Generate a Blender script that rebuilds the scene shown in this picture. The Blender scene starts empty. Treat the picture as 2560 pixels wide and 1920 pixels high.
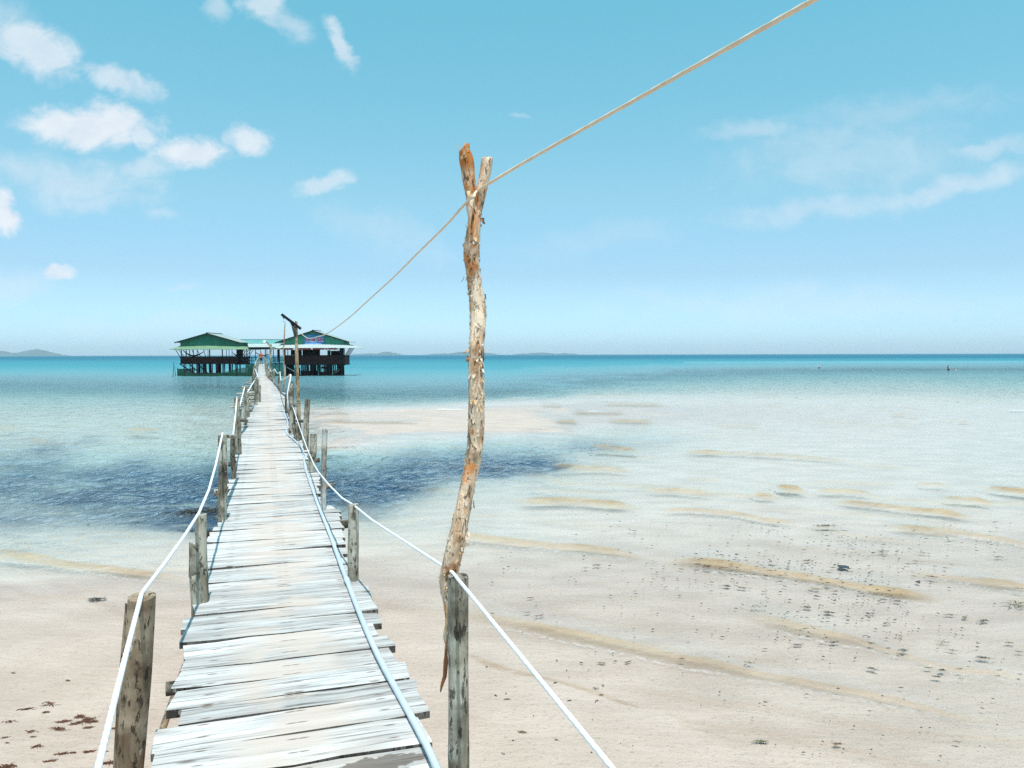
import bpy, bmesh, math, random
import numpy as np
from mathutils import Matrix, Vector

random.seed(7)
RNG = np.random.default_rng(7)
sc = bpy.context.scene
C = sc.collection

# ------------------------------------------------------------------ camera
CAM_Z = 3.10
F = 1950.0
PITCH = math.atan(74.0 / F)
ROLL = -0.00234
cam_d = bpy.data.cameras.new("camera")
cam = bpy.data.objects.new("camera", cam_d)
C.objects.link(cam)
cam_d.sensor_width = 36.0
cam_d.lens = F / 2560.0 * 36.0
cam_d.clip_start = 0.05
cam_d.clip_end = 30000.0
RC = (Matrix.Rotation(math.pi / 2 - PITCH, 3, 'X') @ Matrix.Rotation(ROLL, 3, 'Z'))
cam.matrix_world = Matrix.Translation((0, 0, CAM_Z)) @ RC.to_4x4()
sc.camera = cam

# ------------------------------------------------------------------ sky and sun
SUN_EL, SUN_AZ = math.radians(71), math.radians(165)     # azimuth clockwise from +Y
world = bpy.data.worlds.new("World")
sc.world = world
world.use_nodes = True
SKY_STRENGTH = 0.10
SKY_TINT = [(0.0, (1.04, 1.64, 2.60)), (.06, (1.06, 1.46, 1.86)), (.10, (1.08, 1.38, 1.58)), (.20, (1.28, 1.80, 1.62)), (.42, (1.22, 2.50, 1.98)), (1.0, (1.2, 2.3, 1.95))]
SUN_STRENGTH = 4.7

sun_d = bpy.data.lights.new("sun", 'SUN')
sun_d.energy = SUN_STRENGTH
sun_d.angle = math.radians(0.53)
sun_d.color = (1.0, 0.955, 0.90)
sun = bpy.data.objects.new("sun", sun_d)
C.objects.link(sun)
sdir = Vector((math.sin(SUN_AZ) * math.cos(SUN_EL), math.cos(SUN_AZ) * math.cos(SUN_EL), math.sin(SUN_EL)))
sun.rotation_euler = sdir.to_track_quat('Z', 'Y').to_euler()
sun.location = (20, -40, 60)

sc.view_settings.view_transform = 'Standard'
sc.view_settings.look = 'None'
sc.view_settings.exposure = 0.0
sc.view_settings.gamma = 1.0
sc.view_settings.use_curve_mapping = False
sc.render.engine = 'CYCLES'
sc.cycles.use_denoising = False
sc.cycles.max_bounces = 6
sc.cycles.diffuse_bounces = 3
sc.cycles.glossy_bounces = 3
sc.cycles.transparent_max_bounces = 10
sc.cycles.volume_bounces = 0
sc.cycles.sample_clamp_indirect = 2.0
sc.cycles.sample_clamp_direct = 2.5
sc.cycles.caustics_reflective = False
sc.cycles.caustics_refractive = False


class NT:
    """small node-tree helper"""
    def __init__(self, tree):
        self.t = tree
        self.n = tree.nodes
        self.l = tree.links

    def node(self, typ, **kw):
        nd = self.n.new(typ)
        for k, v in kw.items():
            setattr(nd, k, v)
        return nd

    def put(self, sock, v):
        if hasattr(v, 'is_output'):
            self.l.new(v, sock)
        elif isinstance(v, (tuple, list)) and sock.type == 'RGBA' and len(v) == 3:
            sock.default_value = (*v, 1.0)
        else:
            sock.default_value = v

    def m(self, op, a, b=None, c=None, clamp=False):
        nd = self.node('ShaderNodeMath', operation=op, use_clamp=clamp)
        self.put(nd.inputs[0], a)
        if b is not None:
            self.put(nd.inputs[1], b)
        if c is not None:
            self.put(nd.inputs[2], c)
        return nd.outputs[0]

    def vm(self, op, a, b=None):
        nd = self.node('ShaderNodeVectorMath', operation=op)
        self.put(nd.inputs[0], a)
        if b is not None:
            self.put(nd.inputs[1], b)
        return nd.outputs[0]

    def ramp01(self, v, lo, hi, smooth=True, o0=0.0, o1=1.0):
        nd = self.node('ShaderNodeMapRange', interpolation_type='SMOOTHSTEP' if smooth else 'LINEAR')
        self.put(nd.inputs[0], v)
        nd.inputs[1].default_value = lo
        nd.inputs[2].default_value = hi
        nd.inputs[3].default_value = o0
        nd.inputs[4].default_value = o1
        return nd.outputs[0]

    def mix(self, fac, a, b, blend='MIX'):
        nd = self.node('ShaderNodeMix', data_type='RGBA', blend_type=blend)
        self.put(nd.inputs[0], fac)
        self.put(nd.inputs[6], a)
        self.put(nd.inputs[7], b)
        return nd.outputs[2]

    def noise(self, vec, scale, detail=4, rough=0.55, dist=0.0, col=False, dim='3D'):
        nd = self.node('ShaderNodeTexNoise', noise_dimensions=dim)
        if vec is not None:
            self.put(nd.inputs['Vector'], vec)
        nd.inputs['Scale'].default_value = scale
        nd.inputs['Detail'].default_value = detail
        nd.inputs['Roughness'].default_value = rough
        nd.inputs['Distortion'].default_value = dist
        return nd.outputs['Color' if col else 'Fac']

    def mapping(self, vec, scale=(1, 1, 1), loc=(0, 0, 0), rot=(0, 0, 0)):
        nd = self.node('ShaderNodeMapping')
        self.put(nd.inputs['Vector'], vec)
        self.put(nd.inputs['Location'], loc)
        nd.inputs['Rotation'].default_value = rot
        nd.inputs['Scale'].default_value = scale
        return nd.outputs[0]

    def xyz(self, vec):
        nd = self.node('ShaderNodeSeparateXYZ')
        self.put(nd.inputs[0], vec)
        return nd.outputs

    def comb(self, x, y, z):
        nd = self.node('ShaderNodeCombineXYZ')
        for i, v in enumerate((x, y, z)):
            self.put(nd.inputs[i], v)
        return nd.outputs[0]


# clouds: (px, py, rx, ry, tilt degrees clockwise in view, cover)
CLOUDS = [
    (95, 120, 170, 78, 22, .78), (20, 60, 120, 90, 20, .40), (330, 200, 125, 46, 20, .70),
    (235, 318, 200, 62, 2, 1.0), (150, 308, 95, 56, 0, 1.0), (310, 300, 105, 62, 14, 1.0), (375, 345, 60, 34, 40, .8),
    (490, 385, 108, 50, -4, .98), (628, 347, 72, 40, 6, .85), (380, 420, 110, 34, -8, .55),
    (190, 450, 260, 85, 4, .50), (60, 430, 160, 60, 8, .45), (250, 500, 180, 40, 0, .42),
    (8, 528, 66, 56, 10, 1.0), (150, 681, 58, 26, 0, .85), (822, 462, 68, 34, -12, .62),
    (668, 28, 80, 48, 38, .66), (550, 30, 60, 44, 50, .45), (735, 78, 80, 42, 30, .48), (690, 78, 50, 18, 20, .4),
    (868, 118, 78, 30, 52, .70),
    (1880, 342, 190, 38, 0, .38), (2130, 400, 420, 120, -3, .30), (2380, 462, 340, 42, -13, .46),
    (2060, 528, 360, 46, -8, .36), (2470, 372, 190, 32, -8, .42), (2130, 430, 160, 26, 0, .32), (2200, 290, 400, 60, -6, .22),
    (400, 540, 60, 18, 0, .30), (470, 712, 60, 20, 0, .32), (1300, 293, 40, 12, 0, .3), (60, 710, 150, 60, 0, .32),
    (960, 590, 240, 80, 20, .20), (2000, 760, 700, 60, 0, .22), (600, 810, 700, 40, 0, .2), (1500, 600, 300, 60, -10, .14),
]


def build_world():
    w = NT(world.node_tree)
    w.n.clear()
    out = w.node('ShaderNodeOutputWorld')
    bg = w.node('ShaderNodeBackground')
    bg.inputs[1].default_value = SKY_STRENGTH
    sky = w.node('ShaderNodeTexSky', sky_type='NISHITA', sun_disc=False)
    sky.sun_elevation = SUN_EL
    sky.sun_rotation = SUN_AZ
    sky.altitude = 0
    sky.air_density = 1.0
    sky.dust_density = 0.6
    sky.ozone_density = 1.0
    tc = w.node('ShaderNodeTexCoord')
    x, y, z = w.xyz(tc.outputs['Generated'])
    # the picture's cyan rendering of the tropical sky
    cr = w.node('ShaderNodeValToRGB')
    el = cr.color_ramp.elements
    while len(el) < len(SKY_TINT):
        el.new(0.5)
    for e, (p_, c_) in zip(el, SKY_TINT):
        e.position = p_
        e.color = (*[q / 3 for q in c_], 1)
    w.put(cr.inputs[0], z)
    tint = w.vm('SCALE', cr.outputs[0])
    tint.node.inputs[3].default_value = 3.0
    col = w.mix(1.0, sky.outputs[0], tint, 'MULTIPLY')
    ya = w.m('MAXIMUM', w.m('ABSOLUTE', y), 0.02)
    u = w.m('DIVIDE', x, ya)
    v = w.m('DIVIDE', z, ya)
    uv = w.comb(u, v, 0.0)
    warp = w.noise(uv, 9.0, 5, 0.6, col=True)
    warp = w.vm('MULTIPLY', w.vm('SUBTRACT', warp, (0.5, 0.5, 0.5)), (0.085, 0.065, 0.0))
    uvw = w.vm('ADD', uv, warp)
    fine = w.noise(w.mapping(uv, (1.0, 1.5, 1.0)), 19.0, 10, 0.66, 0.4)
    fdev = w.m('MULTIPLY', w.m('SUBTRACT', fine, 0.5), 1.4)
    dens = None
    for (px, py, rx, ry, ang, cov) in CLOUDS:
        cu, cv = (px - 1280) / F, (887 - py) / F
        a = math.radians(ang)
        p = w.mapping(w.vm('SUBTRACT', uvw, (cu, cv, 0)), (1, 1, 1), (0, 0, 0), (0, 0, a))
        q = w.vm('MULTIPLY', p, (F / rx, F / ry, 0))
        d = w.node('ShaderNodeVectorMath', operation='LENGTH')
        w.put(d.inputs[0], q)
        mk = w.m('SUBTRACT', 1.0, d.outputs['Value'])
        soft = .95 if cov < .6 else .68
        dd = w.m('MULTIPLY', w.ramp01(w.m('ADD', mk, w.m('MULTIPLY', fdev, 1.0)), -0.05, soft), cov)
        dd = w.m('MULTIPLY', dd, w.ramp01(mk, -0.35, 0.15))
        dens = dd if dens is None else w.m('MAXIMUM', dens, dd)
    ccol = w.mix(w.ramp01(fine, .3, .75), (7.9, 8.5, 9.4), (9.3, 9.6, 9.9))
    col = w.mix(w.m('MULTIPLY', dens, 0.88), col, ccol)
    w.put(bg.inputs[0], col)
    w.l.new(bg.outputs[0], out.inputs[0])


build_world()

# ------------------------------------------------------------------ helpers
WLOC = {}


def ray(px, py):
    return RC @ Vector(((px - 1280.0) / F, -(py - 960.0) / F, -1.0))


def on_z(px, py, z):
    d = ray(px, py)
    t = (z - CAM_Z) / d.z
    return Vector((d.x * t, d.y * t, z))


def at_y(px, py, Y):
    d = ray(px, py)
    t = Y / d.y
    return Vector((d.x * t, Y, CAM_Z + d.z * t))


RCT = np.array(RC.transposed())


def project(X, Y, Z):
    P = np.stack([X, Y, Z - CAM_Z], 0)
    c = np.tensordot(RCT, P, axes=(1, 0))
    w = np.maximum(-c[2], 1e-3)
    return 1280 + F * c[0] / w, 960 - F * c[1] / w


def vnoise(x, y, z=None, seed=0):
    """value noise in -1..1, vectorised"""
    x = np.asarray(x, float)
    y = np.asarray(y, float)
    z = np.zeros_like(x) if z is None else np.asarray(z, float)
    xi, yi, zi = np.floor(x).astype(np.int64), np.floor(y).astype(np.int64), np.floor(z).astype(np.int64)
    fx, fy, fz = x - xi, y - yi, z - zi
    fx, fy, fz = (f * f * (3 - 2 * f) for f in (fx, fy, fz))

    def h(a, b, c):
        n = (a * 374761393 + b * 668265263 + c * 1274126177 + seed * 97531) & 0x7fffffff
        n = ((n ^ (n >> 13)) * 1274126177) & 0x7fffffff
        return ((n ^ (n >> 16)) & 0xffff) / 32767.5 - 1.0
    r = 0
    for dx in (0, 1):
        for dy in (0, 1):
            for dz in (0, 1):
                wt = (fx if dx else 1 - fx) * (fy if dy else 1 - fy) * (fz if dz else 1 - fz)
                r = r + wt * h(xi + dx, yi + dy, zi + dz)
    return r


def fbm(x, y, z=None, o=4, seed=0, g=0.5):
    r, a, f = 0, 1.0, 1.0
    for i in range(o):
        r = r + a * vnoise(x * f, y * f, None if z is None else z * f, seed + i)
        a *= g
        f *= 2.03
    return r


def sstep(x, a, b):
    t = np.clip((np.asarray(x, float) - a) / (b - a), 0, 1)
    return t * t * (3 - 2 * t)


def link(o, parent=None, loc=(0, 0, 0)):
    C.objects.link(o)
    loc = Vector(loc)
    if parent is not None:
        o.parent = parent
        o.location = loc - WLOC[parent.name]
    else:
        o.location = loc
    WLOC[o.name] = loc
    return o


def mesh(name, verts, faces, mat, parent=None, loc=(0, 0, 0), smooth=False):
    """verts are relative to loc"""
    me = bpy.data.meshes.new(name)
    me.from_pydata([tuple(v) for v in verts], [], [tuple(int(i) for i in f) for f in faces])
    mats = mat if isinstance(mat, (list, tuple)) else [mat]
    for m_ in mats:
        me.materials.append(m_)
    if smooth:
        me.polygons.foreach_set('use_smooth', [True] * len(me.polygons))
    o = bpy.data.objects.new(name, me)
    return link(o, parent, loc)


def thing(name, label, cat, loc=(0, 0, 0), group=None):
    o = bpy.data.objects.new(name, None)
    o.empty_display_size = 0.2
    link(o, None, loc)
    return tag(o, label, cat, group)


def tag(o, label=None, cat=None, group=None, kind=None):
    if label:
        o['label'] = label
    if cat:
        o['category'] = cat
    if group:
        o['group'] = group
    if kind:
        o['kind'] = kind
    return o


class MB:
    def __init__(self):
        self.v, self.f = [], []

    def add(self, v, f):
        n = len(self.v)
        self.v += [Vector(p) for p in v]
        self.f += [tuple(i + n for i in q) for q in f]
        return self

    def box(self, a, b):
        (x0, y0, z0), (x1, y1, z1) = a, b
        v = [(x0, y0, z0), (x1, y0, z0), (x1, y1, z0), (x0, y1, z0), (x0, y0, z1), (x1, y0, z1), (x1, y1, z1), (x0, y1, z1)]
        return self.add(v, [(0, 3, 2, 1), (4, 5, 6, 7), (0, 1, 5, 4), (1, 2, 6, 5), (2, 3, 7, 6), (3, 0, 4, 7)])

    def bar(self, p, q, w, h=None, sides=4):
        """straight bar from p to q"""
        p, q = Vector(p), Vector(q)
        d = (q - p).normalized()
        up = Vector((0, 0, 1)) if abs(d.z) < .9 else Vector((0, 1, 0))
        s = d.cross(up).normalized()
        t = s.cross(d).normalized()
        h = w if h is None else h
        v = []
        for e in (p, q):
            for k in range(sides):
                a = 2 * math.pi * (k + .5) / sides
                sc_ = math.sqrt(2) if sides == 4 else 1
                v.append(e + s * math.cos(a) * w / 2 * sc_ + t * math.sin(a) * h / 2 * sc_)
        f = [(k, (k + 1) % sides, (k + 1) % sides + sides, k + sides) for k in range(sides)]
        f += [tuple(range(sides - 1, -1, -1)), tuple(range(sides, 2 * sides))]
        return self.add(v, f)

    def build(self, name, mat, parent=None, loc=None, smooth=False):
        if loc is None:
            loc = WLOC[parent.name] if parent is not None else Vector((0, 0, 0))
        loc = Vector(loc)
        return mesh(name, [p - loc for p in self.v], self.f, mat, parent, loc, smooth)


def resample(pts, step, linear=False):
    P = np.array([tuple(p) for p in pts], float)
    # Catmull-Rom through points
    out = []
    n = len(P)
    for i in range(n - 1):
        p0, p1, p2, p3 = P[max(i - 1, 0)], P[i], P[i + 1], P[min(i + 2, n - 1)]
        L = np.linalg.norm(p2[:3] - p1[:3])
        k = max(1, int(math.ceil(L / step)))
        for j in range(k):
            t = j / k
            if linear:
                out.append(p1 + (p2 - p1) * t)
                continue
            out.append(.5 * ((2 * p1) + (-p0 + p2) * t + (2 * p0 - 5 * p1 + 4 * p2 - p3) * t * t + (-p0 + 3 * p1 - 3 * p2 + p3) * t ** 3))
    out.append(P[-1])
    return np.array(out)


def tube(pts_r, sides=10, step=0.05, amp=0.0, nscale=8.0, seed=0, lobes=0, twist=0.0, ecc=0.0, slant=0.0, knots=(), linear=False):
    """pts_r: rows (x,y,z,r). returns verts, faces"""
    P = resample(pts_r, step, linear)
    n = len(P)
    pos, r = P[:, :3], P[:, 3]
    tan = np.gradient(pos, axis=0)
    tan /= np.linalg.norm(tan, axis=1)[:, None] + 1e-9
    ref = np.array([1.0, 0, 0]) if abs(tan[0][0]) < .8 else np.array([0, 0, 1.0])
    U = np.zeros_like(pos)
    u = ref - tan[0] * np.dot(ref, tan[0])
    for i in range(n):
        u = u - tan[i] * np.dot(u, tan[i])
        u /= np.linalg.norm(u)
        U[i] = u
    V = np.cross(tan, U)
    arc = np.concatenate([[0], np.cumsum(np.linalg.norm(np.diff(pos, axis=0), axis=1))])
    th = np.linspace(0, 2 * math.pi, sides, endpoint=False)
    TH, A = np.meshgrid(th, arc)
    R = np.repeat(r[:, None], sides, 1)
    if amp:
        cx, cy = np.cos(TH), np.sin(TH)
        R = R * (1 + amp * (fbm(cx * 1.3 + 7 + seed, cy * 1.3, A * nscale * .35, 2, seed) + .45 * vnoise(cx * 3.1, cy * 3.1 + seed, A * nscale, seed + 9)))
    if lobes:
        R = R * (1 + .30 * np.abs(np.cos(TH * lobes / 2 + A * twist)) - .14)
    if ecc:
        R = R * (1 + ecc * np.cos(2 * TH + seed))
    for (s0, t0, kr, ks) in knots:
        dd = np.arctan2(np.sin(TH - t0), np.cos(TH - t0)) * R
        R = R + kr * np.exp(-(dd ** 2 + (A - s0) ** 2) / (ks * ks))
    verts = pos[:, None, :] + R[:, :, None] * (np.cos(TH)[:, :, None] * U[:, None, :] + np.sin(TH)[:, :, None] * V[:, None, :])
    if slant:
        k = np.linspace(-1, 1, sides)
        verts[-1, :, 2] += slant * r[-1] * np.cos(th + seed)
    verts = verts.reshape(-1, 3)
    f = []
    for i in range(n - 1):
        a, b = i * sides, (i + 1) * sides
        for k in range(sides):
            k2 = (k + 1) % sides
            f.append((a + k, a + k2, b + k2, b + k))
    base = len(verts)
    # caps: doubled rims so that the cut ends stay crisp
    capA = verts[:sides]
    capB = verts[(n - 1) * sides:n * sides]
    cA, cB = capA.mean(0), capB.mean(0)
    verts = np.vstack([verts, capA, cA[None], capB, cB[None]])
    for k in range(sides):
        k2 = (k + 1) % sides
        f.append((base + k2, base + k, base + sides))
        f.append((base + sides + 1 + k, base + sides + 1 + k2, base + 2 * sides + 1))
    return verts, f


# ------------------------------------------------------------------ materials
def new_mat(name):
    m_ = bpy.data.materials.new(name)
    m_.use_nodes = True
    t = NT(m_.node_tree)
    t.n.clear()
    out = t.node('ShaderNodeOutputMaterial')
    return m_, t, out


def principled(t, out, col, rough=0.8, normal=None, spec=0.3, metal=0.0):
    p = t.node('ShaderNodeBsdfPrincipled')
    t.put(p.inputs['Base Color'], col)
    t.put(p.inputs['Roughness'], rough)
    p.inputs['Specular IOR Level'].default_value = spec
    p.inputs['Metallic'].default_value = metal
    if normal is not None:
        t.put(p.inputs['Normal'], normal)
    t.l.new(p.outputs[0], out.inputs[0])
    return p


def bump(t, h, strength=0.5, dist=0.02, normal=None):
    b = t.node('ShaderNodeBump')
    b.inputs['Strength'].default_value = strength
    b.inputs['Distance'].default_value = dist
    t.put(b.inputs['Height'], h)
    if normal is not None:
        t.put(b.inputs['Normal'], normal)
    return b.outputs[0]


def obj_coord(t, rnd=True):
    tc = t.node('ShaderNodeTexCoord')
    v = tc.outputs['Object']
    if rnd:
        oi = t.node('ShaderNodeObjectInfo')
        off = t.vm('SCALE', t.comb(oi.outputs['Random'], oi.outputs['Random'], oi.outputs['Random']))
        off.node.inputs[3].default_value = 37.0
        return t.vm('ADD', v, off), v, oi.outputs['Random']
    return v, v, None


def mat_plain(name, col, rough=0.7, var=0.15, nscale=6.0, bstr=0.2, spec=0.3, metal=0.0):
    m_, t, out = new_mat(name)
    vr, v, r = obj_coord(t)
    n = t.noise(vr, nscale, 5, 0.6)
    c0 = tuple(c * (1 - var) for c in col)
    c1 = tuple(min(1, c * (1 + var)) for c in col)
    principled(t, out, t.mix(t.ramp01(n, .3, .7), c0, c1), rough, bump(t, n, bstr, 0.01), spec, metal)
    return m_


DAMP = tuple(on_z(958, 1902, 1.55))


def mat_plank():
    m_, t, out = new_mat("bleached_plank")
    vr, v, r = obj_coord(t)
    grain = t.noise(t.mapping(vr, (2.2, 62, 62)), 1.0, 6, 0.66, 0.5)
    streak = t.noise(t.mapping(vr, (1.0, 15, 15)), 1.0, 6, 0.66, 0.4)
    blot = t.noise(vr, 2.6, 4, 0.55)
    col = t.mix(t.ramp01(streak, .34, .66), (.40, .378, .358), (.70, .682, .665))
    col = t.mix(t.m('MULTIPLY', t.ramp01(grain, .52, .64), .9), col, (.17, .155, .15))
    col = t.mix(1.0, col, t.comb(*[t.m('MULTIPLY_ADD', r, .26, .80)] * 3), 'MULTIPLY')
    x, y, z = t.xyz(v)
    mid = t.m('SUBTRACT', 1.0, t.ramp01(t.m('ABSOLUTE', x), .10, .40))
    worn = t.m('MULTIPLY', mid, t.ramp01(t.m('ADD', blot, t.m('MULTIPLY', r, .14)), .40, .66))
    col = t.mix(t.m('MULTIPLY', worn, .8), col, (.56, .46, .395))
    # knots and nail stains
    vo = t.node('ShaderNodeTexVoronoi')
    t.put(vo.inputs['Vector'], t.mapping(vr, (2.4, 7.5, 0.001)))
    vo.inputs['Scale'].default_value = 1.0
    pick = t.xyz(vo.outputs['Color'])[0]
    kn = t.m('MULTIPLY', t.m('SUBTRACT', 1.0, t.ramp01(vo.outputs['Distance'], .05, .15)), t.m('GREATER_THAN', pick, .5))
    col = t.mix(t.m('MULTIPLY', kn, .85), col, (.13, .09, .07))
    # nail rows at the two bearers
    def nails(x0):
        dx = t.m('ABSOLUTE', t.m('SUBTRACT', t.m('ABSOLUTE', x), x0))
        fy = t.m('ABSOLUTE', t.m('SUBTRACT', t.m('FRACT', t.m('ADD', t.m('MULTIPLY', y, 9.0), r)), .5))
        d = t.m('SQRT', t.m('ADD', t.m('POWER', t.m('MULTIPLY', dx, 1.0 / .030), 2.0), t.m('POWER', t.m('MULTIPLY', fy, 1.0 / .055), 2.0)))
        return t.m('SUBTRACT', 1.0, t.ramp01(d, .4, 1.2))
    col = t.mix(t.m('MULTIPLY', nails(.37), .85), col, (.14, .08, .055))
    col = t.mix(t.m('MULTIPLY', nails(.02), .75), col, (.12, .085, .065))
    stain = t.ramp01(t.noise(vr, 1.1, 3, 0.5), .66, .78)
    col = t.mix(t.m('MULTIPLY', stain, .55), col, (.30, .25, .22))
    g = t.node('ShaderNodeNewGeometry')
    w_ = t.mapping(t.vm('SUBTRACT', g.outputs['Position'], DAMP), (1, 1, 1), (0, 0, 0), (0, 0, -math.atan2(.319, 1)))
    dn = t.node('ShaderNodeVectorMath', operation='LENGTH')
    t.put(dn.inputs[0], t.vm('MULTIPLY', w_, (1 / .20, 1 / .055, 0)))
    damp = t.m('SUBTRACT', 1.0, t.ramp01(t.m('ADD', dn.outputs['Value'], t.m('MULTIPLY', t.m('SUBTRACT', t.noise(g.outputs['Position'], 11, 4, .6), .5), 2.2)), .75, 1.0))
    col = t.mix(t.m('MULTIPLY', damp, .8), col, (.115, .09, .072))
    nb = bump(t, t.m('ADD', t.m('MULTIPLY', grain, -1.0), t.m('MULTIPLY', streak, .6)), .55, .006)
    principled(t, out, col, .85, nb, .2)
    return m_


def mat_post(name, light, mid, dark, scale=1.0, wet=True):
    m_, t, out = new_mat(name)
    vr, v, r = obj_coord(t)
    streak = t.noise(t.mapping(vr, (9 * scale, 9 * scale, 2.2 * scale)), 1.0, 6, 0.65, 0.5)
    fine = t.noise(t.mapping(vr, (42, 42, 13)), 1.0, 5, 0.65)
    blot = t.noise(vr, 3.5 * scale, 4, 0.6)
    col = t.mix(t.ramp01(streak, .34, .66), dark, mid)
    col = t.mix(t.m('MULTIPLY', t.ramp01(blot, .42, .62), .85), col, light)
    crack = t.m('MULTIPLY', t.ramp01(fine, .555, .645), .85)
    col = t.mix(crack, col, (.035, .028, .022))
    fleck = t.noise(t.mapping(vr, (30, 30, 16)), 1.0, 2, 0.5)
    col = t.mix(t.m('MULTIPLY', t.ramp01(fleck, .66, .74), .5), col, (.62, .60, .56))
    if wet:
        g = t.node('ShaderNodeNewGeometry')
        z = t.xyz(g.outputs['Position'])[2]
        zz = t.m('ADD', z, t.m('MULTIPLY', t.m('SUBTRACT', blot, .5), .8))
        col = t.mix(t.m('MULTIPLY', t.m('SUBTRACT', 1.0, t.ramp01(zz, .35, 1.0)), .8), col, (.045, .045, .035))
    h = t.m('SUBTRACT', t.m('MULTIPLY', streak, .8), t.m('MULTIPLY', crack, .9))
    principled(t, out, col, .9, bump(t, h, .8, .012), .15)
    return m_


def mat_barked():
    m_, t, out = new_mat("peeling_bark")
    vr, v, r = obj_coord(t, False)
    st = t.noise(t.mapping(v, (17, 17, 5.0)), 1.0, 7, 0.66, 1.0)
    fine = t.noise(t.mapping(v, (60, 60, 20)), 1.0, 5, .65, .6)
    blot = t.noise(v, 3.4, 4, 0.6, .4)
    blot2 = t.noise(t.mapping(v, (1, 1, .7), (3.1, 7.7, 1.3)), 7.0, 6, .68, .8)
    col = t.mix(t.ramp01(st, .36, .62), (.40, .22, .11), (.84, .62, .45))
    col = t.mix(t.m('MULTIPLY', t.ramp01(blot, .42, .60), .55), col, (.82, .67, .52))
    col = t.mix(t.m('MULTIPLY', t.ramp01(blot2, .52, .62), .85), col, (.58, .20, .045))
    dk = t.m('MULTIPLY', t.ramp01(fine, .56, .66), .75)
    col = t.mix(dk, col, (.11, .06, .035))
    vo = t.node('ShaderNodeTexVoronoi')
    t.put(vo.inputs['Vector'], t.mapping(v, (9, 9, 4.2)))
    vo.inputs['Scale'].default_value = 1.0
    pick = t.xyz(vo.outputs['Color'])[1]
    kn = t.m('MULTIPLY', t.m('SUBTRACT', 1.0, t.ramp01(vo.outputs['Distance'], .14, .34)), t.m('GREATER_THAN', pick, .78))
    gp = t.xyz(t.node('ShaderNodeNewGeometry').outputs['Position'])
    torn = t.m('MULTIPLY', t.m('MULTIPLY', t.ramp01(t.m('ADD', gp[2], t.m('MULTIPLY', st, .10)), 3.83, 3.87), t.m('LESS_THAN', gp[0], -.13)), .88)
    col = t.mix(torn, col, (.50, .17, .04))
    col = t.mix(t.m('MULTIPLY', kn, .9), col, (.07, .04, .025))
    h = t.m('SUBTRACT', t.m('ADD', st, t.m('MULTIPLY', blot2, .5)), t.m('MULTIPLY', dk, .7))
    principled(t, out, col, .88, bump(t, h, 1.0, .016), .15)
    return m_


def mat_rope(name, col):
    m_, t, out = new_mat(name)
    vr, v, r = obj_coord(t)
    n = t.noise(vr, 18, 4, .6)
    c = t.mix(t.ramp01(n, .35, .65), tuple(x * .86 for x in col), col)
    principled(t, out, c, .75, bump(t, t.noise(vr, 160, 2), .3, .002), .3)
    return m_


def mat_net():
    m_, t, out = new_mat("green_net")
    vr, v, r = obj_coord(t)
    n = t.noise(vr, .7, 4, .6)
    d = t.node('ShaderNodeBsdfDiffuse')
    t.put(d.inputs[0], t.mix(n, (.012, .05, .03), (.03, .10, .07)))
    tr = t.node('ShaderNodeBsdfTransparent')
    mx = t.node('ShaderNodeMixShader')
    t.put(mx.inputs[0], t.ramp01(n, .3, .7, o0=.72, o1=.95))
    t.l.new(tr.outputs[0], mx.inputs[1])
    t.l.new(d.outputs[0], mx.inputs[2])
    t.l.new(mx.outputs[0], out.inputs[0])
    return m_


M = {}
M['plank'] = mat_plank()
M['plank_edge'] = mat_post("plank_edge", (.20, .18, .16), (.13, .115, .10), (.06, .05, .045), wet=False)  # grimy plank sides, darkened so the gaps read as shaded seams
M['post'] = mat_post("weathered_post", (.50, .46, .38), (.28, .245, .185), (.09, .075, .055))
M['post_pale'] = mat_post("pale_post", (.60, .57, .52), (.42, .40, .35), (.20, .18, .15))
M['post_brown'] = mat_post("brown_post", (.40, .31, .22), (.26, .19, .13), (.11, .07, .045))
M['post_dark'] = mat_post("dark_post", (.20, .18, .14), (.10, .085, .065), (.035, .03, .025))
M['pole_tan'] = mat_post("tan_pole", (.56, .42, .27), (.40, .27, .16), (.17, .10, .06), wet=True)
M['bark'] = mat_barked()
M['peel'] = mat_plain("peeled_bark_flake", (.62, .40, .22), .85, .4, 9, .3)
M['peel_pale'] = mat_plain("pale_bark_flake", (.66, .54, .42), .85, .25, 9, .3)
M['peel_dark'] = mat_plain("dark_bark_strip", (.22, .09, .04), .85, .4, 9, .3)
M['cut'] = mat_post("sawn_end", (.45, .37, .28), (.33, .24, .16), (.16, .10, .06), wet=False)
M['rope'] = mat_rope("white_rope", (.86, .89, .93))
M['rope_tan'] = mat_rope("tan_rope", (.74, .61, .46))
M['pipe'] = mat_plain("grey_pipe", (.55, .60, .66), .35, .08, 4, .05, .5)
M['cable'] = mat_plain("black_cable", (.03, .03, .035), .5)
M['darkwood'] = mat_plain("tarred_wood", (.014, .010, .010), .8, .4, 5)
M['rail'] = mat_plain("maroon_board", (.038, .009, .008), .75, .35, 3)
M['gable'] = mat_plain("green_gable_sheet", (.045, .19, .125), .7, .18, 1.2)
M['gable2'] = mat_plain("light_green_gable_sheet", (.075, .29, .19), .7, .12, 1.2)
M['roof_under'] = mat_plain("rusty_roof_sheet", (.10, .12, .12), .6, .3, 2)
M['roof_white'] = mat_plain("pale_roof_sheet", (.43, .50, .48), .45, .08, 1.5)
M['roof_green'] = mat_plain("pale_green_roof_sheet", (.17, .29, .18), .55, .12, 1.5)
M['roof_teal'] = mat_plain("teal_roof_sheet", (.12, .33, .31), .55, .15, 1.5)
M['red'] = mat_plain("red_awning", (.62, .035, .03), .6, .2, 3)
M['sign_blue'] = mat_plain("blue_sign_board", (.06, .25, .55), .5, .35, 1.3)
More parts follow.
